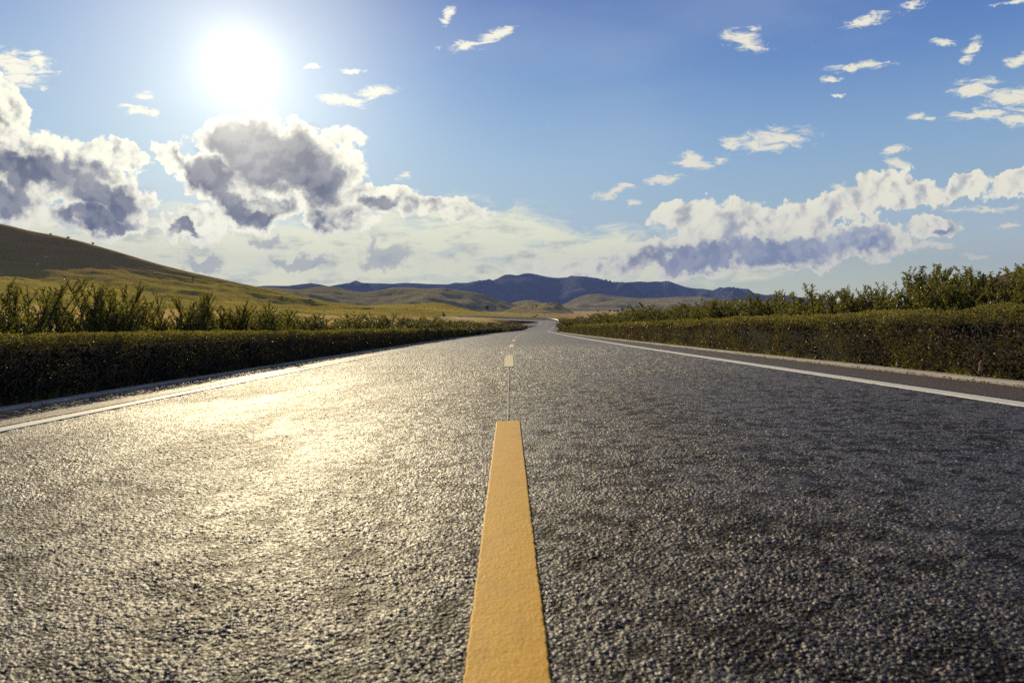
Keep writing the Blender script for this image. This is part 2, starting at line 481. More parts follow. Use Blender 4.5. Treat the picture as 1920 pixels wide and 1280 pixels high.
M_STEEL = simple('pale_rail_paint', (0.84, 0.85, 0.84), 0.6, 0.05, 3.0, 0.3)
M_POLE = simple('weathered_pole', (0.07, 0.06, 0.055), 0.85)
M_RED = simple('red_paint', (0.45, 0.03, 0.03), 0.5)
M_BARK = simple('twig_bark', (0.085, 0.062, 0.045), 0.85, 0.35, 40.0)
M_SHED = simple('blue_grey_cladding', (0.06, 0.075, 0.14), 0.7, 0.15, 0.5)
M_ROOF = simple('dark_roofing', (0.05, 0.05, 0.07), 0.7, 0.15, 0.5)
M_HIDE = simple('dark_hide', (0.05, 0.03, 0.025), 0.8)
M_PALEHIDE = simple('pale_hide', (0.62, 0.58, 0.52), 0.8)
M_BIRD = simple('dark_feathers', (0.03, 0.03, 0.035), 0.8)
M_BRICK = simple('pinkish_brick', (0.36, 0.20, 0.15), 0.85, 0.2, 30.0)

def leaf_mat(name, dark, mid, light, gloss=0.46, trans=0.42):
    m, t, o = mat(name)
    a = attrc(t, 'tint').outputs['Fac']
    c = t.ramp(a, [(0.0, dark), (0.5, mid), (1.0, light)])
    p = principled(t, None, c, gloss, 0.5)
    tr = t.n.new('ShaderNodeBsdfTranslucent')
    t.put(tr.inputs[0], t.mix(1.0, c, (1.9, 1.75, 0.55), 'MULTIPLY'))
    mx = t.n.new('ShaderNodeMixShader'); mx.inputs[0].default_value = trans
    t.l.new(p.outputs[0], mx.inputs[1]); t.l.new(tr.outputs[0], mx.inputs[2])
    t.l.new(mx.outputs[0], o.inputs[0])
    return m
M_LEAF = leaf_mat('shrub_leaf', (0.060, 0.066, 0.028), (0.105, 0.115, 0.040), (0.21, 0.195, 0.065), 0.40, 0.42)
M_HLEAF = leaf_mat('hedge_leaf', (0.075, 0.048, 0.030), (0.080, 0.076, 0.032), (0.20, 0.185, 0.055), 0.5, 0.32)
M_TREE = leaf_mat('tree_leaf', (0.018, 0.024, 0.014), (0.032, 0.040, 0.020), (0.055, 0.062, 0.028), 0.6, 0.2)
M_LITTER = leaf_mat('dry_leaf', (0.10, 0.06, 0.035), (0.20, 0.14, 0.07), (0.36, 0.28, 0.15), 0.7, 0.2)
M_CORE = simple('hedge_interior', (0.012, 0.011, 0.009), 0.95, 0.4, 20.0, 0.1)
M_TWIG = simple('dry_twigs', (0.15, 0.12, 0.11), 0.85, 0.3, 30.0)

def grass_mat(name, lo, hi, patch, sc=1.0, streak=(0.25, 1.0, 2.0), bump=0.6, bdist=0.6, zone=False, shade_tone=None):
    m, t, o = mat(name)
    P = pos(t)
    n1 = t.noise(t.mapping(P, scale=streak), 0.02 * sc, 8, 0.68, dist=0.4)
    n2 = t.noise(t.mapping(P, scale=streak), 0.11 * sc, 7, 0.7)
    n3 = t.noise(P, 1.1 * sc, 5, 0.7)
    c = t.mix(t.step(n1, 0.32, 0.68), lo, hi)
    c = t.mix(t.step(n2, 0.48, 0.70, 0.0, 0.75), c, patch)
    if zone:
        zc = attrc(t, 'zone').outputs['Color']
        c = t.mix(0.5, c, zc, 'MIX')
        c = t.mix(1.0, zc, t.ramp(n2, [(0.3, 0.62), (0.5, 0.95), (0.72, 1.25)]), 'MULTIPLY')
        c = t.mix(1.0, c, t.ramp(n3, [(0.3, 0.7), (0.7, 1.2)]), 'MULTIPLY')
    else:
        c = t.mix(1.0, c, t.ramp(n3, [(0.3, 0.72), (0.7, 1.2)]), 'MULTIPLY')
    if shade_tone:  # shade of the upper slope put into the colour, browner with height
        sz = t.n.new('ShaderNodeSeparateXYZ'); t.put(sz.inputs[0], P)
        k_ = t.step(t.math('MULTIPLY_ADD', t.math('SUBTRACT', n1, 0.5), 26.0, sz.outputs[2]), shade_tone[0], shade_tone[1], 0.0, 0.85)
        c = t.mix(k_, c, t.mix(n2, shade_tone[2], shade_tone[3]))
    h = t.math('ADD', t.math('MULTIPLY', n2, 2.2), t.math('MULTIPLY', n3, 0.35))
    principled(t, o, c, 1.0, 0.0, t.bump(h, bump, bdist * 4))
    return m
M_GROUND = grass_mat('field_ground', (0.2, 0.15, 0.06), (0.3, 0.2, 0.09), (0.16, 0.13, 0.05), 1.0, zone=True, bump=0.35)
M_HILL = grass_mat('hill_grass', (0.50, 0.38, 0.075), (0.74, 0.58, 0.11), (0.30, 0.22, 0.06), 1.0, bump=1.0, shade_tone=(17.0, 36.0, (0.30, 0.19, 0.08), (0.78, 0.52, 0.20)))
M_HILLB = grass_mat('valley_hill_grass', (0.32, 0.27, 0.11), (0.54, 0.44, 0.17), (0.16, 0.14, 0.09), 0.35, bump=0.6, bdist=2)
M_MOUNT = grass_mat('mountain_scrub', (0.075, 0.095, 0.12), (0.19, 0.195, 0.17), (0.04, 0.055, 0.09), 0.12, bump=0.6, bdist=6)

# ------------------------------------------------------------------ the road's centre line
RP = []      # x, Y, z, tilt (rise to the right per metre)
def rp(Y, px, z=None, py=None, tilt=0.026):
    if z is None: z = at(px, py, Y).z
    RP.append((at(px, 590, Y).x, Y, z, tilt))
zl = lambda Y: -0.58 - 0.0195 * Y
RP.append((0.12, -40, zl(-40), 0.026)); RP.append((0.03, -12, zl(-12), 0.026)); RP.append((-0.004, 0.0, zl(0), 0.026))
rp(4.2, 953, zl(4.2)); rp(12, 955, zl(12)); rp(22, 959, zl(22)); rp(32, 963.6, zl(32)); rp(42, 968, zl(42)); rp(52, 972.5, zl(52))
rp(66, 977.5, zl(66)); rp(86, 983, zl(86), tilt=0.024); rp(114, 989, zl(114), tilt=0.02); rp(150, 1000, zl(150), tilt=0.015); rp(193, 1011, None, 617.6, 0.0)
rp(240, 1020, None, 612.5, -0.005); rp(285, 1026.5, None, 607.6, 0.0); rp(312, 1028, None, 604.6, 0.03); rp(326, 1024.5, None, 602.6, 0.07)
rp(334, 1014, None, 601.2, 0.09); rp(338, 1000, None, 600.4, 0.10); rp(343, 960, None, 599.0, 0.10); rp(350, 920, None, 597.4, 0.10); rp(358, 885, None, 596.0, 0.08)
rp(370, 850, None, 595.0, 0.05); rp(400, 800, None, 594.5, 0.03); rp(450, 750, None, 592, 0.0)
RP = np.array(RP)
def catmull(P, n):
    out = []
    for i in range(len(P) - 1):
        p0, p1, p2, p3 = P[max(i - 1, 0)], P[i], P[i + 1], P[min(i + 2, len(P) - 1)]
        d1 = np.linalg.norm(p2[:2] - p1[:2])
        # non-uniform tangents
        t1 = (p2 - p0) / max(np.linalg.norm(p2[:2] - p0[:2]), 1e-6) * d1
        t2 = (p3 - p1) / max(np.linalg.norm(p3[:2] - p1[:2]), 1e-6) * d1
        for k in range(n):
            s = k / n
            out.append((2 * s**3 - 3 * s**2 + 1) * p1 + (s**3 - 2 * s**2 + s) * t1 + (-2 * s**3 + 3 * s**2) * p2 + (s**3 - s**2) * t2)
    out.append(P[-1])
    return np.array(out)
RC = catmull(RP, 24)
seg = np.diff(RC[:, :2], axis=0)
S = np.concatenate([[0], np.cumsum(np.hypot(seg[:, 0], seg[:, 1]))])
tng = np.gradient(RC[:, :2], S, axis=0); tng /= np.linalg.norm(tng, axis=1)[:, None]
NR = np.stack([tng[:, 1], -tng[:, 0]], 1)        # right-hand normal
S0 = np.interp(0.0, RC[:400, 1], S[:400])        # arc length at the camera
S -= S0
def road_at(s, off, dz=0.0):
    """points on the road surface: s arc length, off metres to the right"""
    s = np.asarray(s, float); off = np.asarray(off, float)
    x = np.interp(s, S, RC[:, 0]); y = np.interp(s, S, RC[:, 1]); z = np.interp(s, S, RC[:, 2]); tl = np.interp(s, S, RC[:, 3])
    nx = np.interp(s, S, NR[:, 0]); ny = np.interp(s, S, NR[:, 1])
    return np.stack([x + nx * off, y + ny * off, z + tl * off + dz], -1)
def ribbon(s, o0, o1, dz=0.0, nc=2):
    s = np.asarray(s, float)
    o0 = np.broadcast_to(o0, s.shape); o1 = np.broadcast_to(o1, s.shape)
    f = np.linspace(0, 1, nc)
    off = o0[:, None] * (1 - f) + o1[:, None] * f
    V = road_at(np.repeat(s, nc), off.ravel(), dz)
    return V, grid_faces(len(s), nc)
def s_range(a, b, near=0.25, grow=0.02):
    out = [a]
    while out[-1] < b: out.append(out[-1] + max(near, abs(out[-1]) * grow))
    out[-1] = b
    return np.array(out)

EDGE = 3.32     # middle of the painted edge lines
KERB = 4.10     # inner face of the kerbs
SEND = S[-1] - 1
ss = s_range(-38, SEND, 0.5, 0.01)
V, Q = ribbon(ss, -KERB - 0.05, KERB + 0.05, 0.0, 9)
V[:, 2] -= np.repeat(0.012 * (1 - smooth((ss - 25.0) / 1.2)) * smooth((ss + 1.0) / 1.0), 9)
def chips(x, y, size, seed):
    # rounded stone chippings: height of the nearest cell's dome
    gx, gy = x / size, y / size
    ix, iy = np.floor(gx), np.floor(gy)
    d1 = np.full(x.shape, 9.0); d2 = d1.copy(); hh = np.zeros(x.shape)
    for a in (-1, 0, 1):
        for b in (-1, 0, 1):
            cx, cy = ix + a, iy + b
            qx = cx + hash2(cx, cy, seed); qy = cy + hash2(cx, cy, seed + 1)
            dd = np.hypot(gx - qx, gy - qy); m = dd < d1
            d2 = np.where(m, d1, np.minimum(d2, dd)); hh = np.where(m, hash2(cx, cy, seed + 2), hh); d1 = np.where(m, dd, d1)
    edge = smooth((d2 - d1) / 0.38)
    return edge * (0.35 + 0.75 * hh) * (1 - 0.35 * d1)
yr = [0.72]
while yr[-1] < 26.2: yr.append(yr[-1] + (0.0026 if yr[-1] < 8 else 0.0042) * max(yr[-1], 0.9))
yr = np.array(yr); nc_ = 760
hw = np.minimum(KERB + 0.05, 0.85 * yr + 0.45)
tt_ = np.linspace(-1, 1, nc_)
OX = (hw[:, None] * tt_[None, :]).ravel(); SY = np.repeat(yr, nc_)
JX = OX + (rng.random(OX.shape) - 0.5) * 0.6 * np.repeat(2 * hw / nc_, nc_)
def relief(x, y):
    r_ = 0.0055 * chips(x, y, 0.0098, 5) + 0.0022 * chips(x, y, 0.0055, 25)
    lowf = fbm(x / 0.06, y / 0.06, 3, 3)
    return r_ * (0.75 + 0.5 * lowf) + 0.0016 * lowf - 0.0038
raw = relief(JX, SY)
wearm = np.clip(0.92 + 0.3 * fbm(JX / 0.55, SY / 1.8, 61, 4) + 0.35 * fbm(JX / 0.13, SY / 0.13, 63, 3), 0.4, 1.5)
rel = raw * wearm * (1 + 0.9 * smooth((SY - 3) / 6))
hgt = np.clip((raw * wearm + 0.0030) / 0.0050, 0, 1)
fade = (1 - smooth((SY - 18) / 8)) 
edgef = np.repeat(smooth((1 - np.abs(tt_)) / 0.02)[None, :], len(yr), 0).ravel()
rel = rel * fade - 0.010 * (1 - edgef) 
Vp = road_at(SY, JX, 0.0); Vp[:, 2] += rel
# one sheet: the finely chipped strip near the eye and the smoother ribbon just beneath and beyond it
V = np.concatenate([V, Vp]); Q = np.concatenate([Q[:, ::-1], grid_faces(len(yr), nc_)[:, ::-1] + (len(V) - len(Vp))])
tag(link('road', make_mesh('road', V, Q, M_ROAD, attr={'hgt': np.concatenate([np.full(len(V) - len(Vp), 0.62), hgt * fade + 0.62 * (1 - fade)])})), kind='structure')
# shoulders: a thin browner course outside the painted lines
for sg in (-1, 1):
    V, Q = ribbon(s_range(-38, 190 if sg < 0 else 84, 0.5, 0.01), sg * (EDGE + 0.13), sg * KERB, 0.003, 3)
    tag(link('road_shoulder', make_mesh('road_shoulder', V, Q if sg < 0 else Q[:, ::-1], M_SHOULDER)), kind='structure')
def marking(name, s, o0, o1, m, thick=0.005, rag=0.0):
    s = np.asarray(s)
    j = rag * (rng.random((2, len(s))) - 0.5)
    o0 = o0 + j[0] + rag * fbm(s * 9, s * 0 + 3, 5); o1 = o1 + j[1] + rag * fbm(s * 9, s * 0 + 9, 6)
    top0 = road_at(s, o0, thick); top1 = road_at(s, o1, thick)
    b0 = road_at(s, o0 - 0.002, 0.0005); b1 = road_at(s, o1 + 0.002, 0.0005)
    V = np.stack([b0, top0, top1, b1], 1).reshape(-1, 3)
    if name == 'centre_dash' and abs(s[0] - 0.2) < 0.1:
        # the nearest dash lies over the chippings and follows them softly
        s = np.linspace(s[0], s[-1], 900); f = np.linspace(0, 1, 60)
        j0 = rag * (fbm(s * 90, s * 0 + 3, 5) * 1.5 + fbm(s * 7, s * 0, 7) * 0.4); j1 = rag * (fbm(s * 90, s * 0 + 9, 6) * 1.5 + fbm(s * 7, s * 0, 17) * 0.4)
        e0 = -0.073 + j0; e1 = 0.073 + j1
        O_ = e0[:, None] * (1 - f) + e1[:, None] * f
        S_ = np.repeat(s, 60)
        z_ = thick * 0.75 + 0.17 * (relief(O_.ravel(), S_) + 0.0038) * 1.0
        ed = np.tile(np.where((f == 0) | (f == 1), 1.0, 0.0), len(s))
        z_ = z_ * (1 - ed) - 0.002 * ed
        V = road_at(S_, O_.ravel(), 0.0); V[:, 2] += z_
        return tag(link(name, make_mesh(name, V, grid_faces(len(s), 60)[:, ::-1], m, True)), kind='structure')
    Q = grid_faces(len(s), 4)[:, ::-1]
    caps = np.array([[0, 1, 2, 3], [len(V) - 1, len(V) - 2, len(V) - 3, len(V) - 4]])
    return tag(link(name, make_mesh(name, V, [Q, caps], m, False)), kind='structure')
for sg, e in ((-1, 330), (1, 330)):
    c = sg * EDGE
    marking('edge_line', s_range(-38, e + 20, 0.06, 0.004), c - 0.075, c + 0.075, M_WHITE, 0.006, 0.004)
k = 0
for s0 in [-9.8 + 10.0 * i for i in range(0, 34)]:
    a, b = s0, s0 + 4.02
    marking('centre_dash', np.linspace(a, b, 220 if abs(s0) < 12 else 12), -0.072, 0.072, M_YELLOW if s0 < 2 else M_GLAREYELLOW, 0.006, 0.0022)
marking('setting_out_line', np.linspace(4.3, 30, 200), -0.003, 0.003, M_CHALK, 0.0025, 0.003)
# lay-by on the left before the bend, side road on the right
ls = np.linspace(176, 322, 50)
wd = 4.15 + 7.0 * smooth((ls - 176) / 40) * (1 - smooth((ls - 285) / 37))
V, Q = ribbon(ls, -wd, -4.1, 0.004, 4)
tag(link('lay_by', make_mesh('lay_by', V, Q[:, ::-1], M_SHOULDER)), kind='structure')
ls = np.linspace(90, 315, 60)
wd = 4.15 + 4.0 * smooth((ls - 90) / 20) * (1 - smooth((ls - 290) / 24))
V, Q = ribbon(ls, 4.1, wd, 0.004, 4)
tag(link('road_verge', make_mesh('road_verge', V, Q[:, ::-1], M_SHOULDER)), kind='structure')
p = at(1045, 590, 262)
q = road_at(255, 4.6)
n = 12
sx = np.linspace(0, 45, n)
V = np.concatenate([np.stack([q[0] + sx, q[1] - 5 + sx * 0.22, q[2] + 0.01 + sx * 0.004], 1), np.stack([q[0] + sx, q[1] + 5.5 + sx * 0.22, q[2] + 0.25 + sx * 0.004], 1)])
tag(link('side_road', make_mesh('side_road', V, grid_faces(2, n)[:, ::-1] if False else grid_faces(2, n), M_SHOULDER)), kind='structure')

# ------------------------------------------------------------------ ground sheet
GC = [  # px, py, Y : what the land does away from the road
 (-900, 640, 8), (0, 690, 8), (960, 700, 8), (1920, 690, 8), (2900, 640, 8),
 (-900, 612, 25), (0, 620, 25), (500, 625, 25), (960, 628, 25), (1400, 622, 25), (1920, 615, 25), (2900, 610, 25),
 (-900, 585, 80), (0, 592, 80), (400, 598, 80), (800, 608, 80), (960, 614, 80), (1200, 610, 80), (1920, 600, 80), (2900, 596, 80),
 (-900, 572, 220), (0, 574, 220), (250, 576, 220), (500, 585, 220), (700, 597, 220), (800, 602, 220), (930, 607, 220), (1020, 611, 230), (1200, 602, 220), (1920, 594, 220), (2900, 590, 220),
 (0, 569, 330), (400, 577, 330), (600, 588, 330), (700, 593, 330), (800, 597.5, 330), (900, 600.5, 330), (980, 603, 330), (1060, 603, 330), (1200, 597, 330), (1920, 592, 330),
 (0, 566, 520), (400, 574, 520), (600, 581, 520), (760, 587, 520), (860, 591, 520), (960, 594.5, 520), (1060, 597, 520), (1200, 594, 520), (1920, 590, 520),
 (0, 564, 1100), (600, 578, 1100), (800, 583, 1100), (960, 589, 1100), (1060, 592, 1100), (1200, 591, 1100), (1920, 588, 1100),
 (0, 562, 2200), (600, 575, 2200), (960, 583, 2200), (1060, 583, 2200), (1200, 582.5, 2200), (1400, 584, 2200), (1920, 585, 2200),
 (0, 575, 9000), (960, 581, 9000), (1920, 582, 9000), (-900, 575, 2200), (2900, 585, 2200), (-900, 578, 9000), (2900, 584, 9000),
]
gc = np.array(GC, float)
GA = gc[:, 0] / 260.0
GL = np.log(gc[:, 2]) / 0.42
GV = np.array([ray(a, b)[1] for a, b, c in GC])
def terrain_slope(a, L):
    """elevation tangent by direction (a, pixels) and log distance, gaussian-weighted"""
    out = np.zeros(a.shape); wsum = np.zeros(a.shape)
    for i in range(len(GC)):
        w = np.exp(-0.5 * ((a / 260.0 - GA[i])**2 * 1.1 + (L / 0.42 - GL[i])**2 * 1.1)) + 1e-6 / (1 + (a / 260.0 - GA[i])**2 + (L / 0.42 - GL[i])**2 * 3)
        out += w * GV[i]; wsum += w
    return out / wsum
def nearest_road(X, Y):
    """signed offset, surface height beneath the road line"""
    st = 3
    P = RC[::st]; s_ = S[::st]
    idx = np.zeros(len(X), int); best = np.full(len(X), 1e18)
    for i in range(len(P)):
        dd = (X - P[i, 0])**2 + (Y - P[i, 1])**2
        m = dd < best; best[m] = dd[m]; idx[m] = i
    s_n = s_[idx]
    nx = NR[::st][idx]; 
    rel = np.stack([X - P[idx, 0], Y - P[idx, 1]], 1)
    off = (rel * nx).sum(1)
    along = rel[:, 0] * -nx[:, 1] + rel[:, 1] * nx[:, 0]
    sN = s_n + along
    return off, np.sqrt(best), sN
def ground_z(X, Y):
    X = np.asarray(X, float).ravel(); Y = np.asarray(Y, float).ravel()
    R = np.hypot(X, Y)
    Yc = np.maximum(Y, 0.35 * R)
    a = np.clip(960 + F * X / np.maximum(Yc, 0.5), -1200, 3100)
    z = terrain_slope(a, np.log(np.maximum(Yc, 6.0))) * Yc
    z = z + fbm(X / 60, Y / 60, 3) * 1.2 * smooth((R - 60) / 300) + fbm(X / 11, Y / 11, 9) * 0.25 * smooth((R - 15) / 60)
    m = (R < 520)
    off = np.full(len(X), 1e3); zr = z.copy()
    if m.any():
        o, dist, sN = nearest_road(X[m], Y[m])
        sN = np.clip(sN, S[0], S[-1])
        oc = np.clip(o, -7.5, 7.5)
        pr = road_at(sN, oc)[:, 2]
        dd = np.maximum(np.abs(o), dist)
        off[m] = dd
        wide = np.where(sN > 170, 12.0, 7.5)
        w = 1 - smooth((dd - wide) / np.where(sN > 170, 14, 22 + 0.1 * np.abs(sN)))
        # verge just below the kerb top; the sheet drops clear beneath the paving
        under = 1 - smooth((dd - np.where(sN > 170, 11.5, 4.15)) / 0.8)
        near_z = pr + 0.01 - under * (0.10 + 0.0012 * np.abs(sN))
        zr[m] = z[m] * (1 - w) + near_z * w
    return zr, off
NCOL, rows = [], []
ang = np.concatenate([np.linspace(-math.pi, -0.95, 60, endpoint=False), np.linspace(-0.95, 0.95, 560, endpoint=False), np.linspace(0.95, math.pi, 61)])
rad = [0.6]
while rad[-1] < 7000: rad.append(rad[-1] * (1.022 if rad[-1] < 150 else 1.011 if rad[-1] < 450 else 1.03) + (0.05 if rad[-1] < 5 else 0))
rad = np.array(rad)
A_, R_ = np.meshgrid(ang, rad)
GX, GY = (np.sin(A_) * R_).ravel(), (np.cos(A_) * R_).ravel()
GZ, GO = ground_z(GX, GY)
# albedo zones: wheat stubble, pasture, bare earth cutting, verge
gold = np.array([0.88, 0.58, 0.20]); green = np.array([0.32, 0.25, 0.07]); pale = np.array([0.66, 0.47, 0.24]); earth = np.array([0.11, 0.055, 0.035]); verge = np.array([0.12, 0.10, 0.05]); dk_ = np.array([0.07, 0.07, 0.03])
Rg = np.hypot(GX, GY)
pxg = 960 + F * GX / np.maximum(GY, 1)
zone = np.tile(gold, (len(GX), 1))
def lay(colr, w):
    global zone
    zone = zone * (1 - w[:, None]) + colr * w[:, None]
fn = fbm(GX / 90, GY / 35, 21)
lay(green, smooth((fn - 0.10) / 0.10) * smooth((Rg - 330) / 60) * (Rg < 1500))
lay(green, smooth((pxg - 1090) / 30) * (Rg < 900) * (GY > 0))
lay(pale, smooth((Rg - 650) / 80) * smooth((fbm(GX / 260, GY / 90, 8) + 0.12) / 0.1))
# thin dark field banks
bank = np.abs(((GY + GX * 0.25 + 8 * fn) / 38.0) % 1.0 - 0.5)
lay(dk_, (bank < 0.03) * 0.6 * (pxg > 640) * ((GY > 330) & (GY < 1400)))
lay(verge, 1 - smooth((GO - 9) / 5))
inner = smooth((GY - 205) / 30) * smooth((352 - GY) / 15) * smooth((pxg - 925) / 35 + 0.6 * fn) * smooth((1100 - pxg) / 40)
lay(earth, inner * (1 - smooth((GO - 26) / 8)) * smooth((GO - 3) / 2) * 0.95)
lay(green * 0.8, ((Rg > 345) & (Rg < 700) & (pxg > 880) & (pxg < 1200)) * smooth((fbm(GX / 40, GY / 40, 33) + 0.15) / 0.1) * 0.8)
V = np.stack([GX, GY, GZ], 1)
tag(link('ground', make_mesh('ground', V, grid_faces(len(rad), len(ang)), M_GROUND, attr={'zone': zone})), kind='structure')

# ------------------------------------------------------------------ hills and mountains (lofted from foot, brow and ridge lines)
def interp_line(pts, x):
    pts = np.array(pts, float)
    y = np.interp(x, pts[:, 0], pts[:, 1])
    k = 9
    ker = np.hanning(k); ker /= ker.sum()
    yp = np.pad(y, k // 2, mode='edge')
    return np.convolve(yp, ker, 'valid')
def loft(name, x0, x1, lines, mtl, back, amp=0.0, nscale=100.0, seed=1, ncol=220, nrow=70, spur=0.0, drop=12.0, ridgeamp=0.0):
    """lines: list of (Y or [(px, Y)...], [(px, py)...]) from the foot up to the ridge"""
    px = np.linspace(x0, x1, ncol)
    rowsP = []
    for Yv, pts in lines:
        Yp = np.full(ncol, float(Yv)) if not isinstance(Yv, list) else interp_line(Yv, px)
        py = interp_line(pts, px)
        r = np.array([ray(a, b) for a, b in zip(px, py)])
        rowsP.append(np.stack([r[:, 0] * Yp, Yp, r[:, 1] * Yp], 1))
    # behind the ridge
    top = rowsP[-1]; first = rowsP[0]
    sc = (top[:, 1] + back) / top[:, 1]
    h = top[:, 2] - first[:, 2]
    b1 = top.copy(); b1[:, :2] *= ((top[:, 1] + back * 0.22) / top[:, 1])[:, None]; b1[:, 2] -= h * 0.035
    b2 = top.copy(); b2[:, :2] *= sc[:, None]; b2[:, 2] = first[:, 2] - drop
    f0 = first.copy(); f0[:, :2] *= 0.80; f0[:, 2] -= drop
    ctrl = np.array([f0] + rowsP + [b1, b2])          # k, ncol, 3
    k = len(ctrl)
    tt = np.linspace(0, k - 1, nrow)
    # Catmull-Rom between control rows
    out = np.zeros((nrow, ncol, 3))
    for j, t in enumerate(tt):
        i = min(int(t), k - 2); s = t - i
        p0, p1, p2, p3 = ctrl[max(i - 1, 0)], ctrl[i], ctrl[i + 1], ctrl[min(i + 2, k - 1)]
        d0 = np.abs(p1[:, 1:2] - p0[:, 1:2]) + 1e-6; d1 = np.abs(p2[:, 1:2] - p1[:, 1:2]) + 1e-6; d2 = np.abs(p3[:, 1:2] - p2[:, 1:2]) + 1e-6
        t1 = (p2 - p0) / (d0 + d1) * d1; t2 = (p3 - p1) / (d1 + d2) * d1
        out[j] = (2 * s**3 - 3 * s**2 + 1) * p1 + (s**3 - 2 * s**2 + s) * t1 + (-2 * s**3 + 3 * s**2) * p2 + (s**3 - s**2) * t2
    X, Y, Z = out[..., 0], out[..., 1], out[..., 2]
    kr = k - 3                                        # index of the ridge row
    prof = np.clip(1 - np.abs(tt - kr * 0.52) / (kr * 0.48), 0, 1)[:, None] ** 0.6
    n1 = fbm(X / nscale, Y / nscale, seed, 6)
    Z = Z + amp * n1 * prof + amp * 0.22 * fbm(X / (nscale * 0.35), Y / (nscale * 0.12), seed + 3, 4) * prof
    if spur:
        rd = 1 - np.abs(fbm(X / (nscale * 1.3) + 0.25 * Y / nscale, Y / (nscale * 2.6), seed + 40, 5)) * 3.2
        Z = Z + spur * (rd - 0.5) * prof
    if ridgeamp:
        Z = Z + ridgeamp * fbm(X / (nscale * 0.25), Y * 0 + seed, seed + 7, 5) * np.exp(-((tt - kr) / 0.5)**2)[:, None]
    V = np.stack([X, Y, Z], -1).reshape(-1, 3)
    return tag(link(name, make_mesh(name, V, grid_faces(nrow, ncol), mtl)), kind='structure')

R1 = [(-900, 300), (-500, 320), (-200, 368), (0, 420), (20, 424), (60, 434), (100, 441), (150, 452), (200, 466), (250, 481), (300, 496), (360, 511), (420, 524), (480, 538), (530, 549), (580, 558), (640, 569), (700, 574.5), (760, 578), (830, 584)]
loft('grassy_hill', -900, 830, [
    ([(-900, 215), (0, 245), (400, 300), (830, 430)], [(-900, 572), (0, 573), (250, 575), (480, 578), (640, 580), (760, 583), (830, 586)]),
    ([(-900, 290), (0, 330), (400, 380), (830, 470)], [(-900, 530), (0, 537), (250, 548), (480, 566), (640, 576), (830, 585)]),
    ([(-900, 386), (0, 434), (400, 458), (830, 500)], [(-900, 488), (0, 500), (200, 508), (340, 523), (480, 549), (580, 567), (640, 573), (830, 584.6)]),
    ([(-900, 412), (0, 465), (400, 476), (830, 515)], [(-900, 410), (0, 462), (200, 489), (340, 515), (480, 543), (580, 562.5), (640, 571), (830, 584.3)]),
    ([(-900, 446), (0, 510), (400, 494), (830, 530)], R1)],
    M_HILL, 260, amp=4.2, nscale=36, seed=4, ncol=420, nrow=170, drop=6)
M_BROWN = grass_mat('brown_heath', (0.10, 0.068, 0.045), (0.16, 0.11, 0.07), (0.06, 0.042, 0.03))
loft('scrub_hill', 1640, 2900, [
    (180, [(1640, 600), (2900, 590)]), (300, [(1640, 590), (1760, 575), (1920, 560), (2900, 520)]),
    (430, [(1640, 584), (1700, 575), (1760, 553), (1800, 540), (1850, 524), (1900, 510), (1960, 496), (2300, 430), (2900, 380)])],
    M_BROWN, 260, amp=3, nscale=40, seed=14, ncol=160, nrow=70, drop=6)
# knoll beside the fields, then the long green hill behind it
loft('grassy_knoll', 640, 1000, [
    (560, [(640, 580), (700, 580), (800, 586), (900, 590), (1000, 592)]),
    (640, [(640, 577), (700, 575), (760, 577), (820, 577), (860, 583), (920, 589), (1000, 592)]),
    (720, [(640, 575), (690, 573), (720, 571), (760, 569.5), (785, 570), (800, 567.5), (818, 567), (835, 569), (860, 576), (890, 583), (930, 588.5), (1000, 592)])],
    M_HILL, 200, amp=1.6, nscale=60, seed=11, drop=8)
loft('rolling_hill', 430, 1075, [
    (1150, [(430, 575), (700, 579), (860, 584), (1000, 589), (1075, 591)]),
    (1390, [(430, 560), (600, 566), (700, 570), (800, 566), (870, 575), (930, 580), (1000, 586), (1075, 590)]),
    (1570, [(430, 550), (560, 548), (640, 560), (700, 560), (800, 551), (870, 560), (930, 570), (980, 580), (1075, 590)]),
    (1760, [(430, 538), (480, 537), (520, 540), (560, 543), (610, 536.5), (630, 539), (660, 546), (685, 548), (705, 546), (730, 541), (755, 539), (775, 539.5), (800, 542), (828, 540), (850, 543), (880, 547), (905, 552), (935, 562), (970, 572), (1000, 580), (1040, 586), (1075, 590)])],
    M_HILLB, 700, amp=20, nscale=230, seed=23, spur=34, ncol=380, nrow=110, drop=30)
loft('shaded_hill', 900, 1110, [
    (2000, [(900, 586), (1110, 586)]), (2150, [(900, 582), (1000, 578), (1060, 583), (1110, 585)]),
    (2300, [(900, 580), (940, 574), (970, 566), (985, 563.5), (1000, 563.5), (1020, 569), (1040, 577), (1060, 582), (1110, 585)])],
    M_HILLB, 400, amp=6, nscale=200, seed=31, drop=20)
loft('pale_foothill', 1010, 1450, [
    (2500, [(1010, 584), (1450, 582)]), (2900, [(1010, 580), (1080, 570), (1200, 570), (1300, 568), (1450, 574)]),
    (3300, [(1010, 582), (1040, 577), (1060, 569), (1085, 557), (1105, 552), (1125, 551.5), (1150, 555), (1200, 559.5), (1240, 558.5), (1280, 556.5), (1310, 556), (1335, 558), (1355, 563), (1390, 572), (1450, 580)])],
    M_HILLB, 900, amp=26, nscale=420, seed=37, spur=40, ncol=300, nrow=90, drop=30)
loft('distant_ridge', 470, 660, [
    (3000, [(470, 560), (660, 570)]), (3600, [(470, 538), (500, 536), (540, 536.5), (560, 534), (583, 531.5), (600, 534), (615, 537), (640, 542), (660, 550)])],
    M_MOUNT, 900, amp=20, nscale=400, seed=41, spur=25, drop=40)
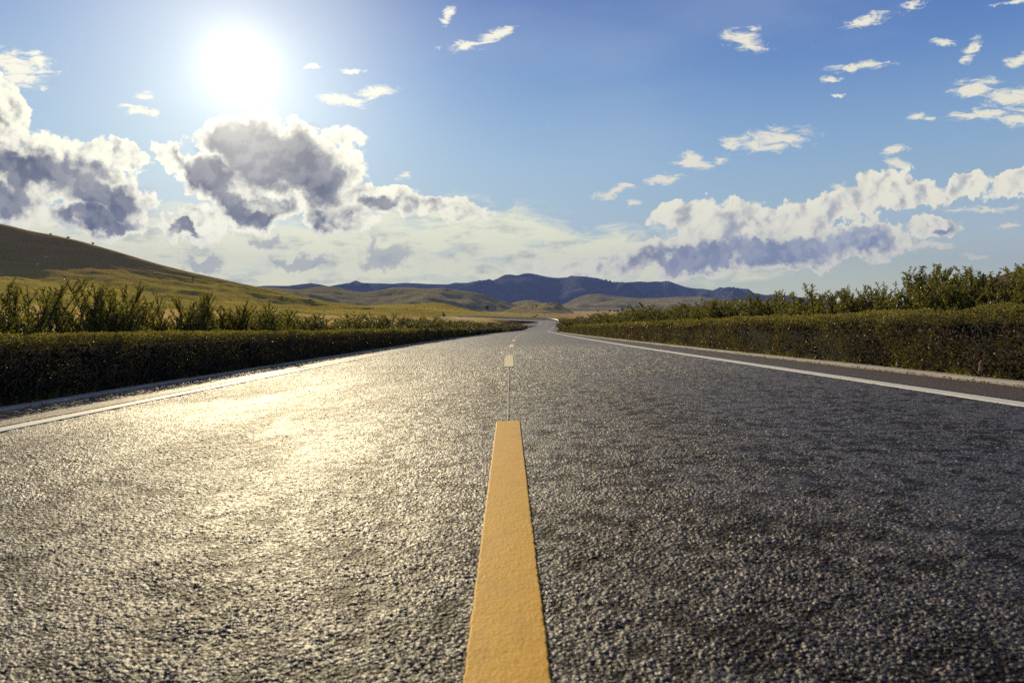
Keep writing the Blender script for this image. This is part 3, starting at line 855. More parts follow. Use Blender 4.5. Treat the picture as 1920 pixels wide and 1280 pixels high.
loft('blue_mountain', 560, 1560, [
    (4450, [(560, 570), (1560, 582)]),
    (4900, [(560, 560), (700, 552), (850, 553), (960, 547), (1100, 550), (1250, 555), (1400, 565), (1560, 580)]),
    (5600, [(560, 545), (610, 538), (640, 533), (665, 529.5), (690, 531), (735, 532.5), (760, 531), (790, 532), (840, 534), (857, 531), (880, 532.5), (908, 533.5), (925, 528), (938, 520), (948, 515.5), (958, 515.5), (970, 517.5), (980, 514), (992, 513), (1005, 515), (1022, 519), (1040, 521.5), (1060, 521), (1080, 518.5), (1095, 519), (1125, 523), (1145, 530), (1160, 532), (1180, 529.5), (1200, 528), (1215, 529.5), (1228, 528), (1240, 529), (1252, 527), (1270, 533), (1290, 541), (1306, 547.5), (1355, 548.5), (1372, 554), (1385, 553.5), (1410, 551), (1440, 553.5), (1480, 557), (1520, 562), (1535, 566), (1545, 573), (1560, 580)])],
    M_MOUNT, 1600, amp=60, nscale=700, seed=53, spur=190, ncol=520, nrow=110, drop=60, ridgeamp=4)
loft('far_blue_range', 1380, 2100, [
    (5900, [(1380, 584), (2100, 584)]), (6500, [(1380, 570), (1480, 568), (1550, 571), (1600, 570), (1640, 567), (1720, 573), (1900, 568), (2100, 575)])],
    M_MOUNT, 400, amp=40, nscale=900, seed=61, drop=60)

# ------------------------------------------------------------------ kerbs
def kerb(side, a, b):
    s = s_range(a, b, 0.25, 0.01)
    o = [KERB, KERB + 0.002, KERB + 0.022, KERB + 0.14, KERB + 0.145]
    z = [-0.15, 0.022, 0.034, 0.036, -0.15]
    wob = 0.004 * fbm(s / 1.0, s * 0, 77)
    V = np.stack([road_at(s, side * (np.array(oo) + wob), zz + wob) for oo, zz in zip(o, z)], 1).reshape(-1, 3)
    Q = grid_faces(len(s), len(o))
    return V, (Q if side < 0 else Q[:, ::-1])
def kerb_mat():
    m, t, o = mat('kerb_blocks')
    P = pos(t)
    a = attrc(t, 'along').outputs['Fac']
    j = t.math('ABSOLUTE', t.math('SUBTRACT', t.math('FRACT', a), 0.5))
    joint = t.step(j, 0.485, 0.497)
    blk = t.n.new('ShaderNodeTexWhiteNoise'); blk.noise_dimensions = '1D'
    t.put(blk.inputs['W'], t.math('FLOOR', t.math('ADD', a, 0.5)))
    n = t.noise(P, 9, 7, 0.7); n2 = t.noise(P, 90, 4, 0.7)
    c = t.mix(n, (0.30, 0.27, 0.23), (0.52, 0.49, 0.43))
    c = t.mix(1.0, c, t.ramp(blk.outputs[0], [(0, 0.82), (1, 1.12)]), 'MULTIPLY')
    c = t.mix(t.step(n2, 0.6, 0.75, 0, 0.5), c, (0.2, 0.17, 0.14))
    c = t.mix(t.math('MULTIPLY', joint, 0.85), c, (0.06, 0.05, 0.045))
    principled(t, o, c, 0.85, 0.3, t.bump(t.math('SUBTRACT', n2, t.math('MULTIPLY', joint, 3.0)), 0.5, 0.004))
    return m
M_KB = kerb_mat()
for side, a, b in ((-1, -38, 188), (1, -38, 80)):
    V, Q = kerb(side, a, b)
    s = np.repeat(s_range(a, b, 0.25, 0.01), 5)
    tag(link('kerb', make_mesh('kerb', V, Q, M_KB, False, attr={'along': s})), kind='structure')

# ------------------------------------------------------------------ leaves
def leaves(C, D, L, Wd, up=None, tint=None):
    """diamond leaves folded along the midrib: centres (bases) C, directions D, lengths, widths"""
    n = len(C)
    D = D / np.linalg.norm(D, axis=1)[:, None]
    Rn = rng.normal(size=(n, 3))
    Wv = np.cross(D, Rn); Wv /= np.linalg.norm(Wv, axis=1)[:, None] + 1e-9
    Nn = np.cross(D, Wv)
    L = np.asarray(L)[:, None]; Wd = np.asarray(Wd)[:, None]
    V = np.empty((n, 4, 3))
    V[:, 0] = C
    V[:, 1] = C + D * L * 0.45 + Wv * Wd * 0.5 + Nn * Wd * 0.12
    V[:, 2] = C + D * L - Nn * L * 0.10
    V[:, 3] = C + D * L * 0.45 - Wv * Wd * 0.5 + Nn * Wd * 0.12
    Q = np.arange(n * 4).reshape(n, 4)
    if tint is None: tint = rng.random(n)
    return V.reshape(-1, 3), Q, np.repeat(tint, 4)

def hedge(side, a, b, label):
    root_p = road_at((a + b) / 2, side * 4.8)
    HW, HH = 0.95, (0.585 if side > 0 else 0.58)
    O0 = KERB + 0.13
    # leaves scattered over the clipped box, thinner and larger with distance
    Cs, Ds, Ls, Ws, Ts, tw = [], [], [], [], [], MB()
    s = a
    while s < b:
        step = 0.5 if s < 20 else 2.0 if s < 60 else 6.0
        dist = max(abs(s), 4.0)
        size = 0.028 if dist < 8 else 0.028 * (dist / 8) ** 0.75
        n = int(step * 2.0 / size**2 * (2.4 if side > 0 else 2.3))
        if s < 2.5: n //= 4
        u_ = rng.random(n)
        per = HH + HW
        face = u_ * (per + 0.25)
        so = s + rng.random(n) * step
        hh = HH + (0.09 if side > 0 else 0.06) * fbm(so / 0.9, so * 0, 5 + side) + 0.04 * fbm(so / 0.22, face / 0.25, 8)
        onf = face < HH; top = (face >= HH) & (face < HH + HW); bk = ~(onf | top)
        # clumps: hollows and bulges of the front
        bul = (0.20 if side > 0 else 0.12) * fbm(so / 0.60, face / 0.55, 12 + side) + (0.16 if side > 0 else 0.06) * fbm(so / 0.42, so * 0, 44) + 0.05 * fbm(so / 0.16, face / 0.13, 14)
        deep = rng.random(n) ** 1.6 * 0.24
        o = np.where(onf, O0 + deep - bul * 0.9 + 0.03 * (1 - face / HH) , np.where(top, O0 + 0.1 + (face - HH) * 0.9, O0 + HW - 0.02 * rng.random(n)))
        z = np.where(onf, face + 0.03, np.where(top, hh + 0.03 - rng.random(n) ** 2 * 0.10 + 0.03 * fbm(so / 0.2, face / 0.2, 3), 0.03 + HH * rng.random(n)))
        # rounded shoulder
        sh = np.clip((z - (HH + 0.03 - 0.10)) / 0.10, 0, 1)
        o = o + np.where(onf, 0.06 * sh**2 + 0.10 * np.clip(z / HH, 0, 1), 0)
        o = np.maximum(o, O0 - 0.10 + 0.10 * (z < 0.2))
        P = road_at(so, side * o, z)
        # keep fewer leaves low down on the shaded left hedge
        keep = np.ones(n, bool)
        if side < 0: keep = (rng.random(n) < np.clip(0.62 + 0.9 * (z - 0.1) / HH, 0, 1)) | ~onf
        hole = fbm(so / 0.7, face / 0.35, 91 + side) > (0.24 if side > 0 else 0.34)
        keep &= ~(hole & onf & (rng.random(n) < 0.8))
        dirs = rng.normal(size=(n, 3)) * 0.75
        dirs[:, 0] += np.where(onf, -side * 0.8, 0); dirs[:, 2] += np.where(top, 1.0, 0.25)
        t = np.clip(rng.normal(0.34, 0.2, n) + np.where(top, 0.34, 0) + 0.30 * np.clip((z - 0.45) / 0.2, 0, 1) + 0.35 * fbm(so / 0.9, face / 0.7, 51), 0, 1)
        Cs.append(P[keep]); Ds.append(dirs[keep]); Ls.append(size * (0.7 + 0.7 * rng.random(n))[keep]); Ws.append(size * (0.38 + 0.25 * rng.random(n))[keep]); Ts.append(t[keep])
        # bare twigs showing low on the face
        if s < 45:
            for _ in range(int((50 if side < 0 else 26) * step / (1 + max(0, s - 10) / 8))):
                ss_ = s + random.random() * step; zz = 0.06 + random.random() * 0.42; oo = O0 - 0.02 + random.random() * 0.08
                p0 = road_at(ss_, side * oo, zz)
                dvec = np.array([-side * random.uniform(-0.02, 0.07), random.uniform(-0.12, 0.12), random.uniform(0.02, 0.20)])
                mid = p0 + dvec * 0.5 + np.array([0, random.uniform(-0.015, 0.015), 0.01])
                tw.tube([p0, mid, p0 + dvec], [0.0028, 0.002, 0.0008], 4)
        s += step
    C, D, L, Wd, T = map(np.concatenate, (Cs, Ds, Ls, Ws, Ts))
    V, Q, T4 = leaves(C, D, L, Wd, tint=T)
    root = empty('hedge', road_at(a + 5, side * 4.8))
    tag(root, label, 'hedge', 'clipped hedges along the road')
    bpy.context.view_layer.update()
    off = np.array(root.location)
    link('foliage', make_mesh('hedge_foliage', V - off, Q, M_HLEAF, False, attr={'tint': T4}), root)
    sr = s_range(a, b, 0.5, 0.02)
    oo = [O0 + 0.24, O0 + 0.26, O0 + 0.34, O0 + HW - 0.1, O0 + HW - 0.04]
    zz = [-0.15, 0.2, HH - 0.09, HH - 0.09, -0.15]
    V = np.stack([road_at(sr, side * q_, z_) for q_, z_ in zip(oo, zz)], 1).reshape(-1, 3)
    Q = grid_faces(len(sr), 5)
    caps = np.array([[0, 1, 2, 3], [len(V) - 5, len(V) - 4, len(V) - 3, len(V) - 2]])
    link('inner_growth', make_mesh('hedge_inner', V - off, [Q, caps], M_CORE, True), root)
    if tw.n:
        V = np.concatenate(tw.V) - off
        link('twigs', make_mesh('hedge_twigs', V, np.concatenate(tw.Q), M_TWIG, True), root)['kind'] = 'stuff'
    return root
hedge(-1, 0.8, 186, 'long dark clipped hedge along the left kerb, its road side in shade')
hedge(1, 0.8, 79, 'olive clipped hedge along the right kerb, sunlit and full of small glossy leaves')

# ------------------------------------------------------------------ saplings behind the hedges
def sapling_meshes(seed, nst, spread, dens=1.0, height=1.0):
    r = random.Random(seed)
    st = MB(); C, D, T = [], [], []
    def leafy(pts, start, gap, young):
        acc = 0
        for i in range(len(pts) - 1):
            a, b = np.array(pts[i]), np.array(pts[i + 1])
            l = np.linalg.norm(b - a); k = max(1, int(l / gap))
            tdir = (b - a) / (l + 1e-9)
            for j in range(k):
                f = j / k
                if (i + f) / len(pts) < start: continue
                d_ = np.array([r.gauss(0, 1), r.gauss(0, 1), r.gauss(0, 0.6)])
                d_ = d_ / np.linalg.norm(d_) + tdir * 0.9 + np.array([0, 0, 0.25])
                C.append(a + (b - a) * f); D.append(d_)
                T.append(min(1, max(0, r.gauss(0.42 + 0.35 * young, 0.22))))
    def grow(p, d_, length, rad, lvl):
        n = 6 if lvl == 0 else 4
        pts = [np.array(p, float)]; dd = np.array(d_, float)
        for i in range(n):
            dd = dd + np.array([r.gauss(0, 0.09), r.gauss(0, 0.09), 0.10 if lvl == 0 else 0.16])
            dd /= np.linalg.norm(dd)
            pts.append(pts[-1] + dd * length / n)
        st.tube(pts, [rad * (1 - 0.8 * i / n) for i in range(n + 1)], 4)
        leafy(pts, 0.06 if lvl == 0 else 0.0, 0.0066 / dens, 0.5 if lvl else 0.3)
        if lvl < 2:
            m = int((13 if lvl == 0 else 3) * dens * (0.8 + 0.4 * r.random()))
            for k in range(m):
                f = 0.10 + 0.80 * (k + r.random() * 0.7) / m
                i = min(int(f * n), n - 1)
                q = pts[i] + (pts[i + 1] - pts[i]) * (f * n - i)
                an = r.random() * 6.283
                side = np.array([math.cos(an), math.sin(an), 0.95 + 0.6 * r.random()])
                grow(q, side, length * (0.34 if lvl == 0 else 0.42) * (1.15 - 0.75 * f) * (0.7 + 0.6 * r.random()), rad * 0.45, lvl + 1)
    for k in range(nst):
        an = 6.283 * (k + r.random()) / nst; rr = spread * (0.25 + r.random())
        hgt = height * (1.0 if k == 0 else 0.45 + 0.5 * r.random())
        grow((0.3 * rr * math.cos(an), 0.3 * rr * math.sin(an), 0), (rr * math.cos(an), rr * math.sin(an), 1.0), hgt, 0.009, 0)
    C, D, T = np.array(C), np.array(D), np.array(T)
    n = len(C)
    V, Q, T4 = leaves(C, D, 0.021 + 0.016 * rng.random(n), 0.008 + 0.006 * rng.random(n), tint=T)
    zt = V[:, 2].max() ; V = V / zt; st.V = [v_ / zt for v_ in st.V]
    return (st.mesh('sapling_stems', M_BARK, True), make_mesh('sapling_foliage', V, Q, M_LEAF, False, attr={'tint': T4}))
KINDS = [sapling_meshes(100 + k, [9, 11, 7, 10, 12, 9][k], [0.20, 0.42, 0.15, 0.32, 0.5, 0.22][k], 1.0) for k in range(6)]
PROTO = []
for st_, fo_ in KINDS: PROTO.append((st_, fo_))
def sapling(x, y, z, h, kind, rz, label, group, wide=1.0):
    e = empty('sapling', (x, y, z), rz)
    e.scale = (h * wide * random.uniform(0.9, 1.15), h * wide * random.uniform(0.9, 1.15), h)
    for nm, me in (('stem', PROTO[kind][0]), ('foliage', PROTO[kind][1])):
        c = bpy.data.objects.new(nm, me); COL.objects.link(c); c.parent = e
    return tag(e, label, 'shrub', group)
def place_px(px, ytop, side, back, kind, label, group, slim=False):
    """stand a sapling behind the hedge so that its tip reaches a given height"""
    # find s where offset line meets the pixel column
    s_ = np.linspace(2.5, 180, 4000)
    P = road_at(s_, side * (5.3 + back))
    cols = 960 + F * P[:, 0] / P[:, 1]
    i = int(np.argmin(np.abs(cols - px) + (P[:, 1] < 1) * 1e4))
    x, y, z = P[i]
    ztip = ray(px, ytop)[1] * y
    return sapling(x, y, z - 0.02, ztip - z + 0.02, kind, random.uniform(0, 6.28), label, group)
GL_ = 'row of saplings behind the left hedge'; GR_ = 'row of saplings behind the right hedge'
for a in [
 (-30, 520, 0.4, 1, 'sapling cut by the left edge of the photo, behind the left hedge'),
 (32, 505, 0.5, 0, 'tall forked sapling with a pointed top, the first tall one from the left edge'),
 (104, 543, 0.5, 2, 'thin loose sapling between the two tallest ones of the left row'),
 (140, 556, 0.8, 3, 'low bushy sapling just left of the second tall pointed one in the left row'),
 (184, 512, 0.4, 0, 'tallest pointed sapling standing left of the lone round tree'),
 (212, 528, 0.9, 2, 'slim leaning sapling right beside the tallest one of the left row'),
 (262, 556, 0.5, 2, 'narrow sapling with a bare thin top under the lone round tree'),
 (305, 546, 0.5, 3, 'sapling with slanting twigs to the right of the lone round tree'),
 (355, 543, 0.5, 0, 'pointed sapling, left of a pair with twin tips in the left row'),
 (382, 541, 0.7, 5, 'pointed sapling, right of a pair with twin tips in the left row'),
 (420, 560, 0.5, 1, 'rounded sapling right of the twin tipped pair in the left row'),
 (490, 561, 0.5, 3, 'upright dense sapling below the foot of the hill ridge'),
 (712, 582, 1.2, 1, 'dark dense sapling standing above its neighbours far along the left row')]:
    place_px(a[0], a[1], -1, a[2], a[3], a[4], GL_)
for a in [
 (1590, 538, 0.3, 2, 'thin open sapling, leftmost of the tall clump on the right'),
 (1602, 531, 0.8, 5, 'upright sapling with a bare tip second in the tall clump on the right'),
 (1640, 528, 0.5, 2, 'slender sapling between the thin open ones and the tallest bush on the right'),
 (1702, 500, 0.4, 3, 'tall dense sapling left of the highest tip in the right row'),
 (1741, 488, 0.5, 0, 'sapling with the highest tip of the whole right row'),
 (1788, 497, 0.4, 5, 'tall forked sapling right of the highest tip in the right row'),
 (1805, 512, 0.9, 2, 'sapling with a drooping side twig before the brown hill'),
 (1845, 499, 0.4, 0, 'narrow pointed sapling standing before the left slope of the brown hill'),
 (1885, 501, 0.3, 1, 'dense dark sapling before the brown hill on the right'),
 (1925, 500, 0.4, 3, 'dense sapling at the right edge of the photo'),
 (1434, 541, 0.6, 0, 'pointed bushy sapling right of the blue mountain'),
 (1376, 556, 0.7, 4, 'broad bushy sapling in front of the right end of the blue mountain')]:
    place_px(a[0], a[1], 1, a[2], a[3], a[4], GR_)
def filler(side, a, b, ytop_fn, glabel, g, n_rows=1):
    s = a; c = 0
    while s < b:
        o = 5.35 + random.uniform(0.0, 1.0)
        P = road_at(s, side * o)
        px = 960 + F * P[0] / max(P[1], 1)
        h = ytop_fn(px, P) * random.uniform(0.82, 1.10)
        sapling(P[0], P[1], P[2] - 0.02, h, random.randrange(6), random.uniform(0, 6.28), glabel, g, 1.08 + s / 22)
        s += random.uniform(0.22, 0.35) * (1 + s / 12); c += 1
    return c
n1 = filler(-1, 3.0, 186, lambda px, P: float(np.interp(P[1], [0, 8, 15, 40, 80], [0.90, 0.98, 1.2, 1.38, 1.55])), 'low bushy sapling in the even row behind the left hedge', GL_)
n2 = filler(1, 3.0, 79, lambda px, P: float(np.interp(P[1], [0, 8, 14, 25, 80], [1.0, 1.08, 1.12, 1.34, 1.45])), 'low bushy sapling in the even row behind the right hedge', GR_)
n3 = filler(1, 6.5, 60, lambda px, P: float(np.interp(P[1], [0, 7, 11, 13, 25, 80], [1.25, 1.3, 1.2, 1.0, 1.18, 1.25])), 'low bushy sapling in the even row behind the right hedge', GR_)
print('saplings', n1, n2, n3)

# ------------------------------------------------------------------ small things by the road
g = MB()
P = road_at(9.35, -KERB - 0.12, 0.10)
gp = at(472, 697, P[1] * 1.0)
pts = [np.array([0, 0, 0]), np.array([0.05, 0, 0.02]), np.array([0.085, 0, 0.07]), np.array([0.095, 0, 0.13]), np.array([0.08, 0.0, 0.18])]
g.tube(pts, [0.004, 0.0065, 0.0065, 0.005, 0.001], 4)
o = link('grass_blade', g.mesh('grass_blade', leaf_mat('blade_green', (0.10, 0.13, 0.06), (0.14, 0.18, 0.09), (0.2, 0.24, 0.12)), True), loc=P + np.array([-0.03, 0, -0.02]))
tag(o, 'single curved green grass blade arching over the left kerb', 'grass blade')
b = MB(); b.tube([(0, 0, -0.01), (0.002, 0, 0.03), (-0.004, 0.003, 0.055), (0.006, 0.004, 0.085)], [0.021, 0.016, 0.013, 0.005], 8)
Pk = None
s_ = np.linspace(3, 30, 2000); PP = road_at(s_, KERB + 0.10, 0.1); i = int(np.argmin(np.abs(960 + F * PP[:, 0] / PP[:, 1] - 1842)))
tag(link('stub', b.mesh('stub', M_BRICK), loc=PP[i] ), 'small pinkish stub standing on the right kerb at the foot of the hedge', 'stub')

for side in (-1, 1):
    n = 1500
    ls_ = 2.2 + 40 * rng.random(n) ** 1.7
    lo_ = side * (KERB - 0.015 - 0.10 * rng.random(n) ** 2.5)
    onk = rng.random(n) < 0.22
    lo_ = np.where(onk, side * (KERB + 0.03 + 0.11 * rng.random(n)), lo_)
    P = road_at(ls_, lo_, np.where(onk, 0.042, 0.010) + 0.012 * rng.random(n))
    V, Q, T4 = leaves(P, rng.normal(size=(n, 3)) * np.array([1, 1, 0.25]), 0.016 + 0.02 * rng.random(n), 0.008 + 0.008 * rng.random(n))
    tag(link('leaf_litter', make_mesh('leaf_litter', V, Q, M_LITTER, False, attr={'tint': T4})), kind='stuff')
# weeds and grass growing through between kerb and hedge
for side in (-1, 1):
    n = 2600
    c_ = 1.5 + 38 * rng.random(140) ** 1.5
    ls_ = c_[rng.integers(0, 140, n)] + rng.normal(size=n) * 0.05
    P = road_at(ls_, side * (KERB + 0.16 + 0.05 * rng.random(n)), 0.0)
    D = rng.normal(size=(n, 3)) * 0.45 + np.array([-side * 0.45, 0, 1.0])
    V, Q, T4 = leaves(P, D, 0.05 + 0.11 * rng.random(n), np.full(n, 0.006))
    tag(link('grass', make_mesh('verge_grass', V, Q, M_LEAF, False, attr={'tint': T4})), kind='stuff')

# ------------------------------------------------------------------ guardrail round the bend
def guardrail():
    s0 = np.interp(0, [0, 1], [0, 1])
    base = road_at(300, 4.6)
    root = empty('guardrail', base)
    off = np.array(base)
    a, b = 300, min(SEND - 55, 398)
    s = np.arange(a, b, 1.0)
    prof = [(0.0, 0.36), (-0.09, 0.44), (-0.02, 0.54), (-0.09, 0.64), (0.0, 0.74), (0.03, 0.74), (0.03, 0.36)]
    V = np.stack([road_at(s, 4.6 + o_, 1.15 * z_) for o_, z_ in prof], 1).reshape(-1, 3)
    link('rail', make_mesh('guardrail_rail', V - off, grid_faces(len(s), len(prof)), M_STEEL, False), root)
    for q in np.arange(a + 1, b, 4.0):
        p_ = road_at(q, 4.72)
        m_ = MB(); m_.box((0, 0, 0.35), (0.14, 0.14, 1.2))
        link('post', m_.mesh('guardrail_post', M_STEEL), root, loc=p_ - off)
    tag(root, 'bright white guardrail curving along the far side of the bend', 'guardrail')
guardrail()
# red marker by the bend
b = MB(); P = at(1056, 602.5, 318)
b.box((0, 0, 0.75), (0.5, 0.35, 1.5), 0.2, 0.9); b.box((0, 0, 1.62), (0.34, 0.3, 0.3), 0.2, 0.7); b.box((0, 0, 0.1), (0.7, 0.6, 0.3), 0.2)
gz = ground_z([P.x], [P.y])[0][0]
tag(link('marker_post', b.mesh('marker_post', M_RED), loc=(P.x, P.y, max(gz, P.z) - 0.1)), 'small red marker post on the bank just right of the road bend', 'marker post')

# ------------------------------------------------------------------ utility poles
bpole = MB(); bpole.tube([(0, 0, -0.5), (0, 0, 7.2)], [0.16, 0.11], 6)
barm = MB(); barm.box((0, 0, 6.85), (1.5, 0.14, 0.12)); 
for q in (-0.6, 0, 0.6): barm.box((q, 0, 6.98), (0.09, 0.09, 0.16))
MP, MA = bpole.mesh('pole_shaft', M_POLE), barm.mesh('pole_crossarm', M_POLE)
POLES = [(656, 584, 380, 'leftmost of the thin poles in the wheat field'), (700, 583, 430, 'second thin pole from the left in the wheat field'), (734, 582, 470, 'third thin pole from the left in the wheat field'),
 (779.5, 575, 500, 'thin pole standing left of the tallest one before the knoll'), (796.5, 574, 470, 'tallest thin pole, before the middle of the knoll'), (811, 577, 560, 'thin pole just right of the tallest one before the knoll'),
 (822, 577, 520, 'thin pole before the right half of the knoll'), (840, 578, 600, 'thin faint pole before the right foot of the knoll'), (976, 588, 640, 'thin pole above the guardrail left of the bend'), (1020.5, 588.5, 620, 'thin pole above the outer curve of the bend'), (1033, 589, 660, 'rightmost thin pole above the bend')]
for px, yt, Y, lb in POLES:
    x = at(px, 590, Y).x
    z = ground_z([x], [Y])[0][0]
    zt = at(px, yt, Y).z
    e = empty('utility_pole', (x, Y, z), 0.9)
    hs = max(0.55, (zt - z) / 7.2); e.scale = (max(1, 1), 1, hs)
    for nm, me in (('shaft', MP), ('crossarm', MA)):
        c = bpy.data.objects.new(nm, me); COL.objects.link(c); c.parent = e
    tag(e, lb, 'utility pole', 'utility poles across the fields')

# ------------------------------------------------------------------ distant trees and bushes
def tree_mesh(seed, trunk_h, cw, ch, flat=1.0, n=900, leaf=0.22):
    r = np.random.default_rng(seed)
    t = MB()
    t.tube([(0, 0, -0.3), (0.03, 0, trunk_h * 0.5), (0, 0.02, trunk_h + ch * 0.3)], [cw * 0.05, cw * 0.04, cw * 0.015], 6)
    for k in range(6):
        an = 6.283 * k / 6 + r.random()
        t.tube([(0, 0, trunk_h * 0.8), (cw * 0.2 * math.cos(an), cw * 0.2 * math.sin(an), trunk_h + ch * 0.25), (cw * 0.36 * math.cos(an), cw * 0.36 * math.sin(an), trunk_h + ch * 0.45)], [cw * 0.02, cw * 0.014, cw * 0.005], 4)
    d_ = r.normal(size=(n, 3)); d_ /= np.linalg.norm(d_, axis=1)[:, None]
    rr = r.random(n) ** 0.45
    lump = 1 + 0.35 * vnoise(d_[:, 0] * 2.5 + seed, d_[:, 1] * 2.5 + d_[:, 2] * 2, seed) * 2
    C = d_ * rr[:, None] * lump[:, None] * np.array([cw / 2, cw / 2, ch / 2])
    C[:, 2] += trunk_h + ch / 2
    C[:, 2] = np.maximum(C[:, 2], trunk_h * 0.9)
    V, Q, T = leaves(C, r.normal(size=(n, 3)) + np.array([0, 0, 0.4]), np.full(n, leaf), np.full(n, leaf * 0.7), tint=r.random(n))
    return t.mesh('tree_trunk', M_POLE, True), make_mesh('tree_crown', V, Q, M_TREE, False, attr={'tint': T})
TK = {'round': tree_mesh(1, 0.9, 2.4, 1.5, n=1500, leaf=0.20), 'tall': tree_mesh(2, 3, 9, 12, n=1500, leaf=0.9), 'low': tree_mesh(3, 0.7, 9, 6, n=1300, leaf=0.9), 'bush': tree_mesh(4, 0.1, 2.6, 1.5, n=800, leaf=0.25)}
TH = {'round': 2.4, 'tall': 15, 'low': 6.7, 'bush': 1.6}
def tree(name, px, yb, yt, Y, kind, label, group=None, on='line', cat='tree', wide=1.0):
    p_ = at(px, yb, Y); tp = at(px, yt, Y)
    e = empty(name, p_, random.random() * 6)
    sc_ = (tp.z - p_.z) / TH[kind]
    e.scale = (sc_ * wide, sc_ * wide, sc_)
    for nm, me in (('trunk', TK[kind][0]), ('crown', TK[kind][1])):
        c = bpy.data.objects.new(nm, me); COL.objects.link(c); c.parent = e
    tag(e, label, cat, group)
tree('round_tree', 248, 574.5, 562, 250, 'round', 'lone small tree with a flat round crown at the foot of the grassy hill')
tree('tree', 913, 580.5, 573, 1000, 'low', 'small round dark tree at the foot of the rolling hill above the bend', wide=0.8)
GV_ = 'trees on the valley floor'
for px, yb, yt, kind, lb in [(1167, 585, 576.5, 'tall', 'tallest dark tree of the clump beside the pale field in the valley'), (1176, 585, 580.5, 'low', 'lower tree at the right end of the valley clump'), (1158, 585, 581, 'low', 'small tree just left of the tallest valley tree'), (1143, 584.5, 580.8, 'low', 'small round tree left of the valley clump'), (1121, 584.5, 582, 'low', 'low flat tree at the left of the valley tree line'), (1101, 595, 590, 'low', 'dark round tree near the right hedge end, left of the blue shed'), (1152.5, 584.5, 581.5, 'low', 'tiny round tree between two others in the valley tree line')]:
    tree('valley_tree', px, yb, yt, 1500, kind, lb, GV_)
GB_ = 'small bushes scattered over the land'
for px, yb, yt, Y, lb in [(863, 596, 592.8, 385, 'dark bush at the left end of the white guardrail'), (912, 595, 592, 400, 'dark bush behind the guardrail, right of its left end'), (991, 591, 589, 700, 'tiny dark bush in the pasture above the guardrail'), (1006, 592, 589.6, 700, 'tiny dark bush in the pasture, right of another above the guardrail'),
    (95, 440.5, 437.5, 512, 'tiny bush on the skyline of the grassy hill, leftmost of three'), (128, 447, 443.5, 514, 'tiny bush on the skyline of the grassy hill, middle of three'), (174, 458, 454.5, 517, 'tiny bush on the skyline of the grassy hill, rightmost of three'), (435, 539, 534.5, 500, 'tiny dark bush on the hill below its skyline')]:
    tree('bush', px, yb, yt, Y, 'bush', lb, GB_, cat='bush')
for px, yt, s_e, lb in [(952, 606.5, 190, 'dark bush at the end of the left sapling row'), (963, 607.5, 200, 'rounded bush on the bare bank at the end of the left hedge')]:
    P = at(px, 612, s_e); z = ground_z([P.x], [P.y])[0][0]
    tp = at(px, yt, s_e).z
    tree('bush', px, 590 + (590 - 590) + F * (-z / s_e) , yt, s_e, 'bush', lb, GB_, cat='bush')
# shed in the valley
root = empty('shed', at(1130.5, 591.8, 1400))
w_ = MB(); w_.box((0, 0, 1.9), (13.5, 8, 4.6)); link('wall', w_.mesh('shed_wall', M_SHED), root)
w_ = MB(); w_.add([(-7.2, -4.6, 4.1), (7.2, -4.6, 4.1), (7.2, 0, 5.4), (-7.2, 0, 5.4), (7.2, 4.6, 4.1), (-7.2, 4.6, 4.1), (-7.2, -4.6, 4.3), (7.2, -4.6, 4.3), (7.2, 0, 5.6), (-7.2, 0, 5.6), (7.2, 4.6, 4.3), (-7.2, 4.6, 4.3)],
    [[0, 3, 2, 1], [3, 5, 4, 2], [6, 7, 8, 9], [9, 8, 10, 11], [0, 1, 7, 6], [5, 11, 10, 4], [0, 6, 9, 3], [3, 9, 11, 5], [1, 2, 8, 7], [2, 4, 10, 8]])
link('roof', w_.mesh('shed_roof', M_ROOF), root)
w_ = MB(); w_.box((2, -4.06, 1.5), (3, 0.1, 3)); link('door', w_.mesh('shed_door', M_ROOF), root)
tag(root, 'low dark blue shed on the valley floor below the tree clump', 'shed')

# ------------------------------------------------------------------ grazing cattle and a bird
def cow_mesh(name, mtl):
    J = {'hip': (-0.62, 0, 1.12, 0.30), 'mid': (0, 0, 1.05, 0.40), 'sh': (0.62, 0, 1.12, 0.33), 'nk': (0.98, 0, 1.05, 0.20), 'hd': (1.28, 0, 0.72, 0.15), 'mz': (1.45, 0, 0.40, 0.09), 'tl': (-0.88, 0, 0.95, 0.05), 'tt': (-0.92, 0, 0.45, 0.035)}
    E = [('hip', 'mid'), ('mid', 'sh'), ('sh', 'nk'), ('nk', 'hd'), ('hd', 'mz'), ('hip', 'tl'), ('tl', 'tt')]
    for sx, nm in ((1, 'l'), (-1, 'r')):
        J['st' + nm] = (-0.58, 0.18 * sx, 0.72, 0.14); J['hk' + nm] = (-0.74, 0.19 * sx, 0.42, 0.075); J['hf' + nm] = (-0.66, 0.19 * sx, 0.03, 0.06)
        J['el' + nm] = (0.60, 0.18 * sx, 0.70, 0.12); J['kn' + nm] = (0.63, 0.18 * sx, 0.38, 0.07); J['ff' + nm] = (0.62, 0.18 * sx, 0.03, 0.06)
        J['ear' + nm] = (1.12, 0.22 * sx, 0.92, 0.035)
        E += [('hip', 'st' + nm), ('st' + nm, 'hk' + nm), ('hk' + nm, 'hf' + nm), ('sh', 'el' + nm), ('el' + nm, 'kn' + nm), ('kn' + nm, 'ff' + nm), ('nk', 'ear' + nm)]
    keys = list(J); me = bpy.data.meshes.new(name)
    me.from_pydata([J[k][:3] for k in keys], [(keys.index(a), keys.index(b)) for a, b in E], [])
    me.materials.append(mtl)
    return me, [J[k][3] for k in keys]
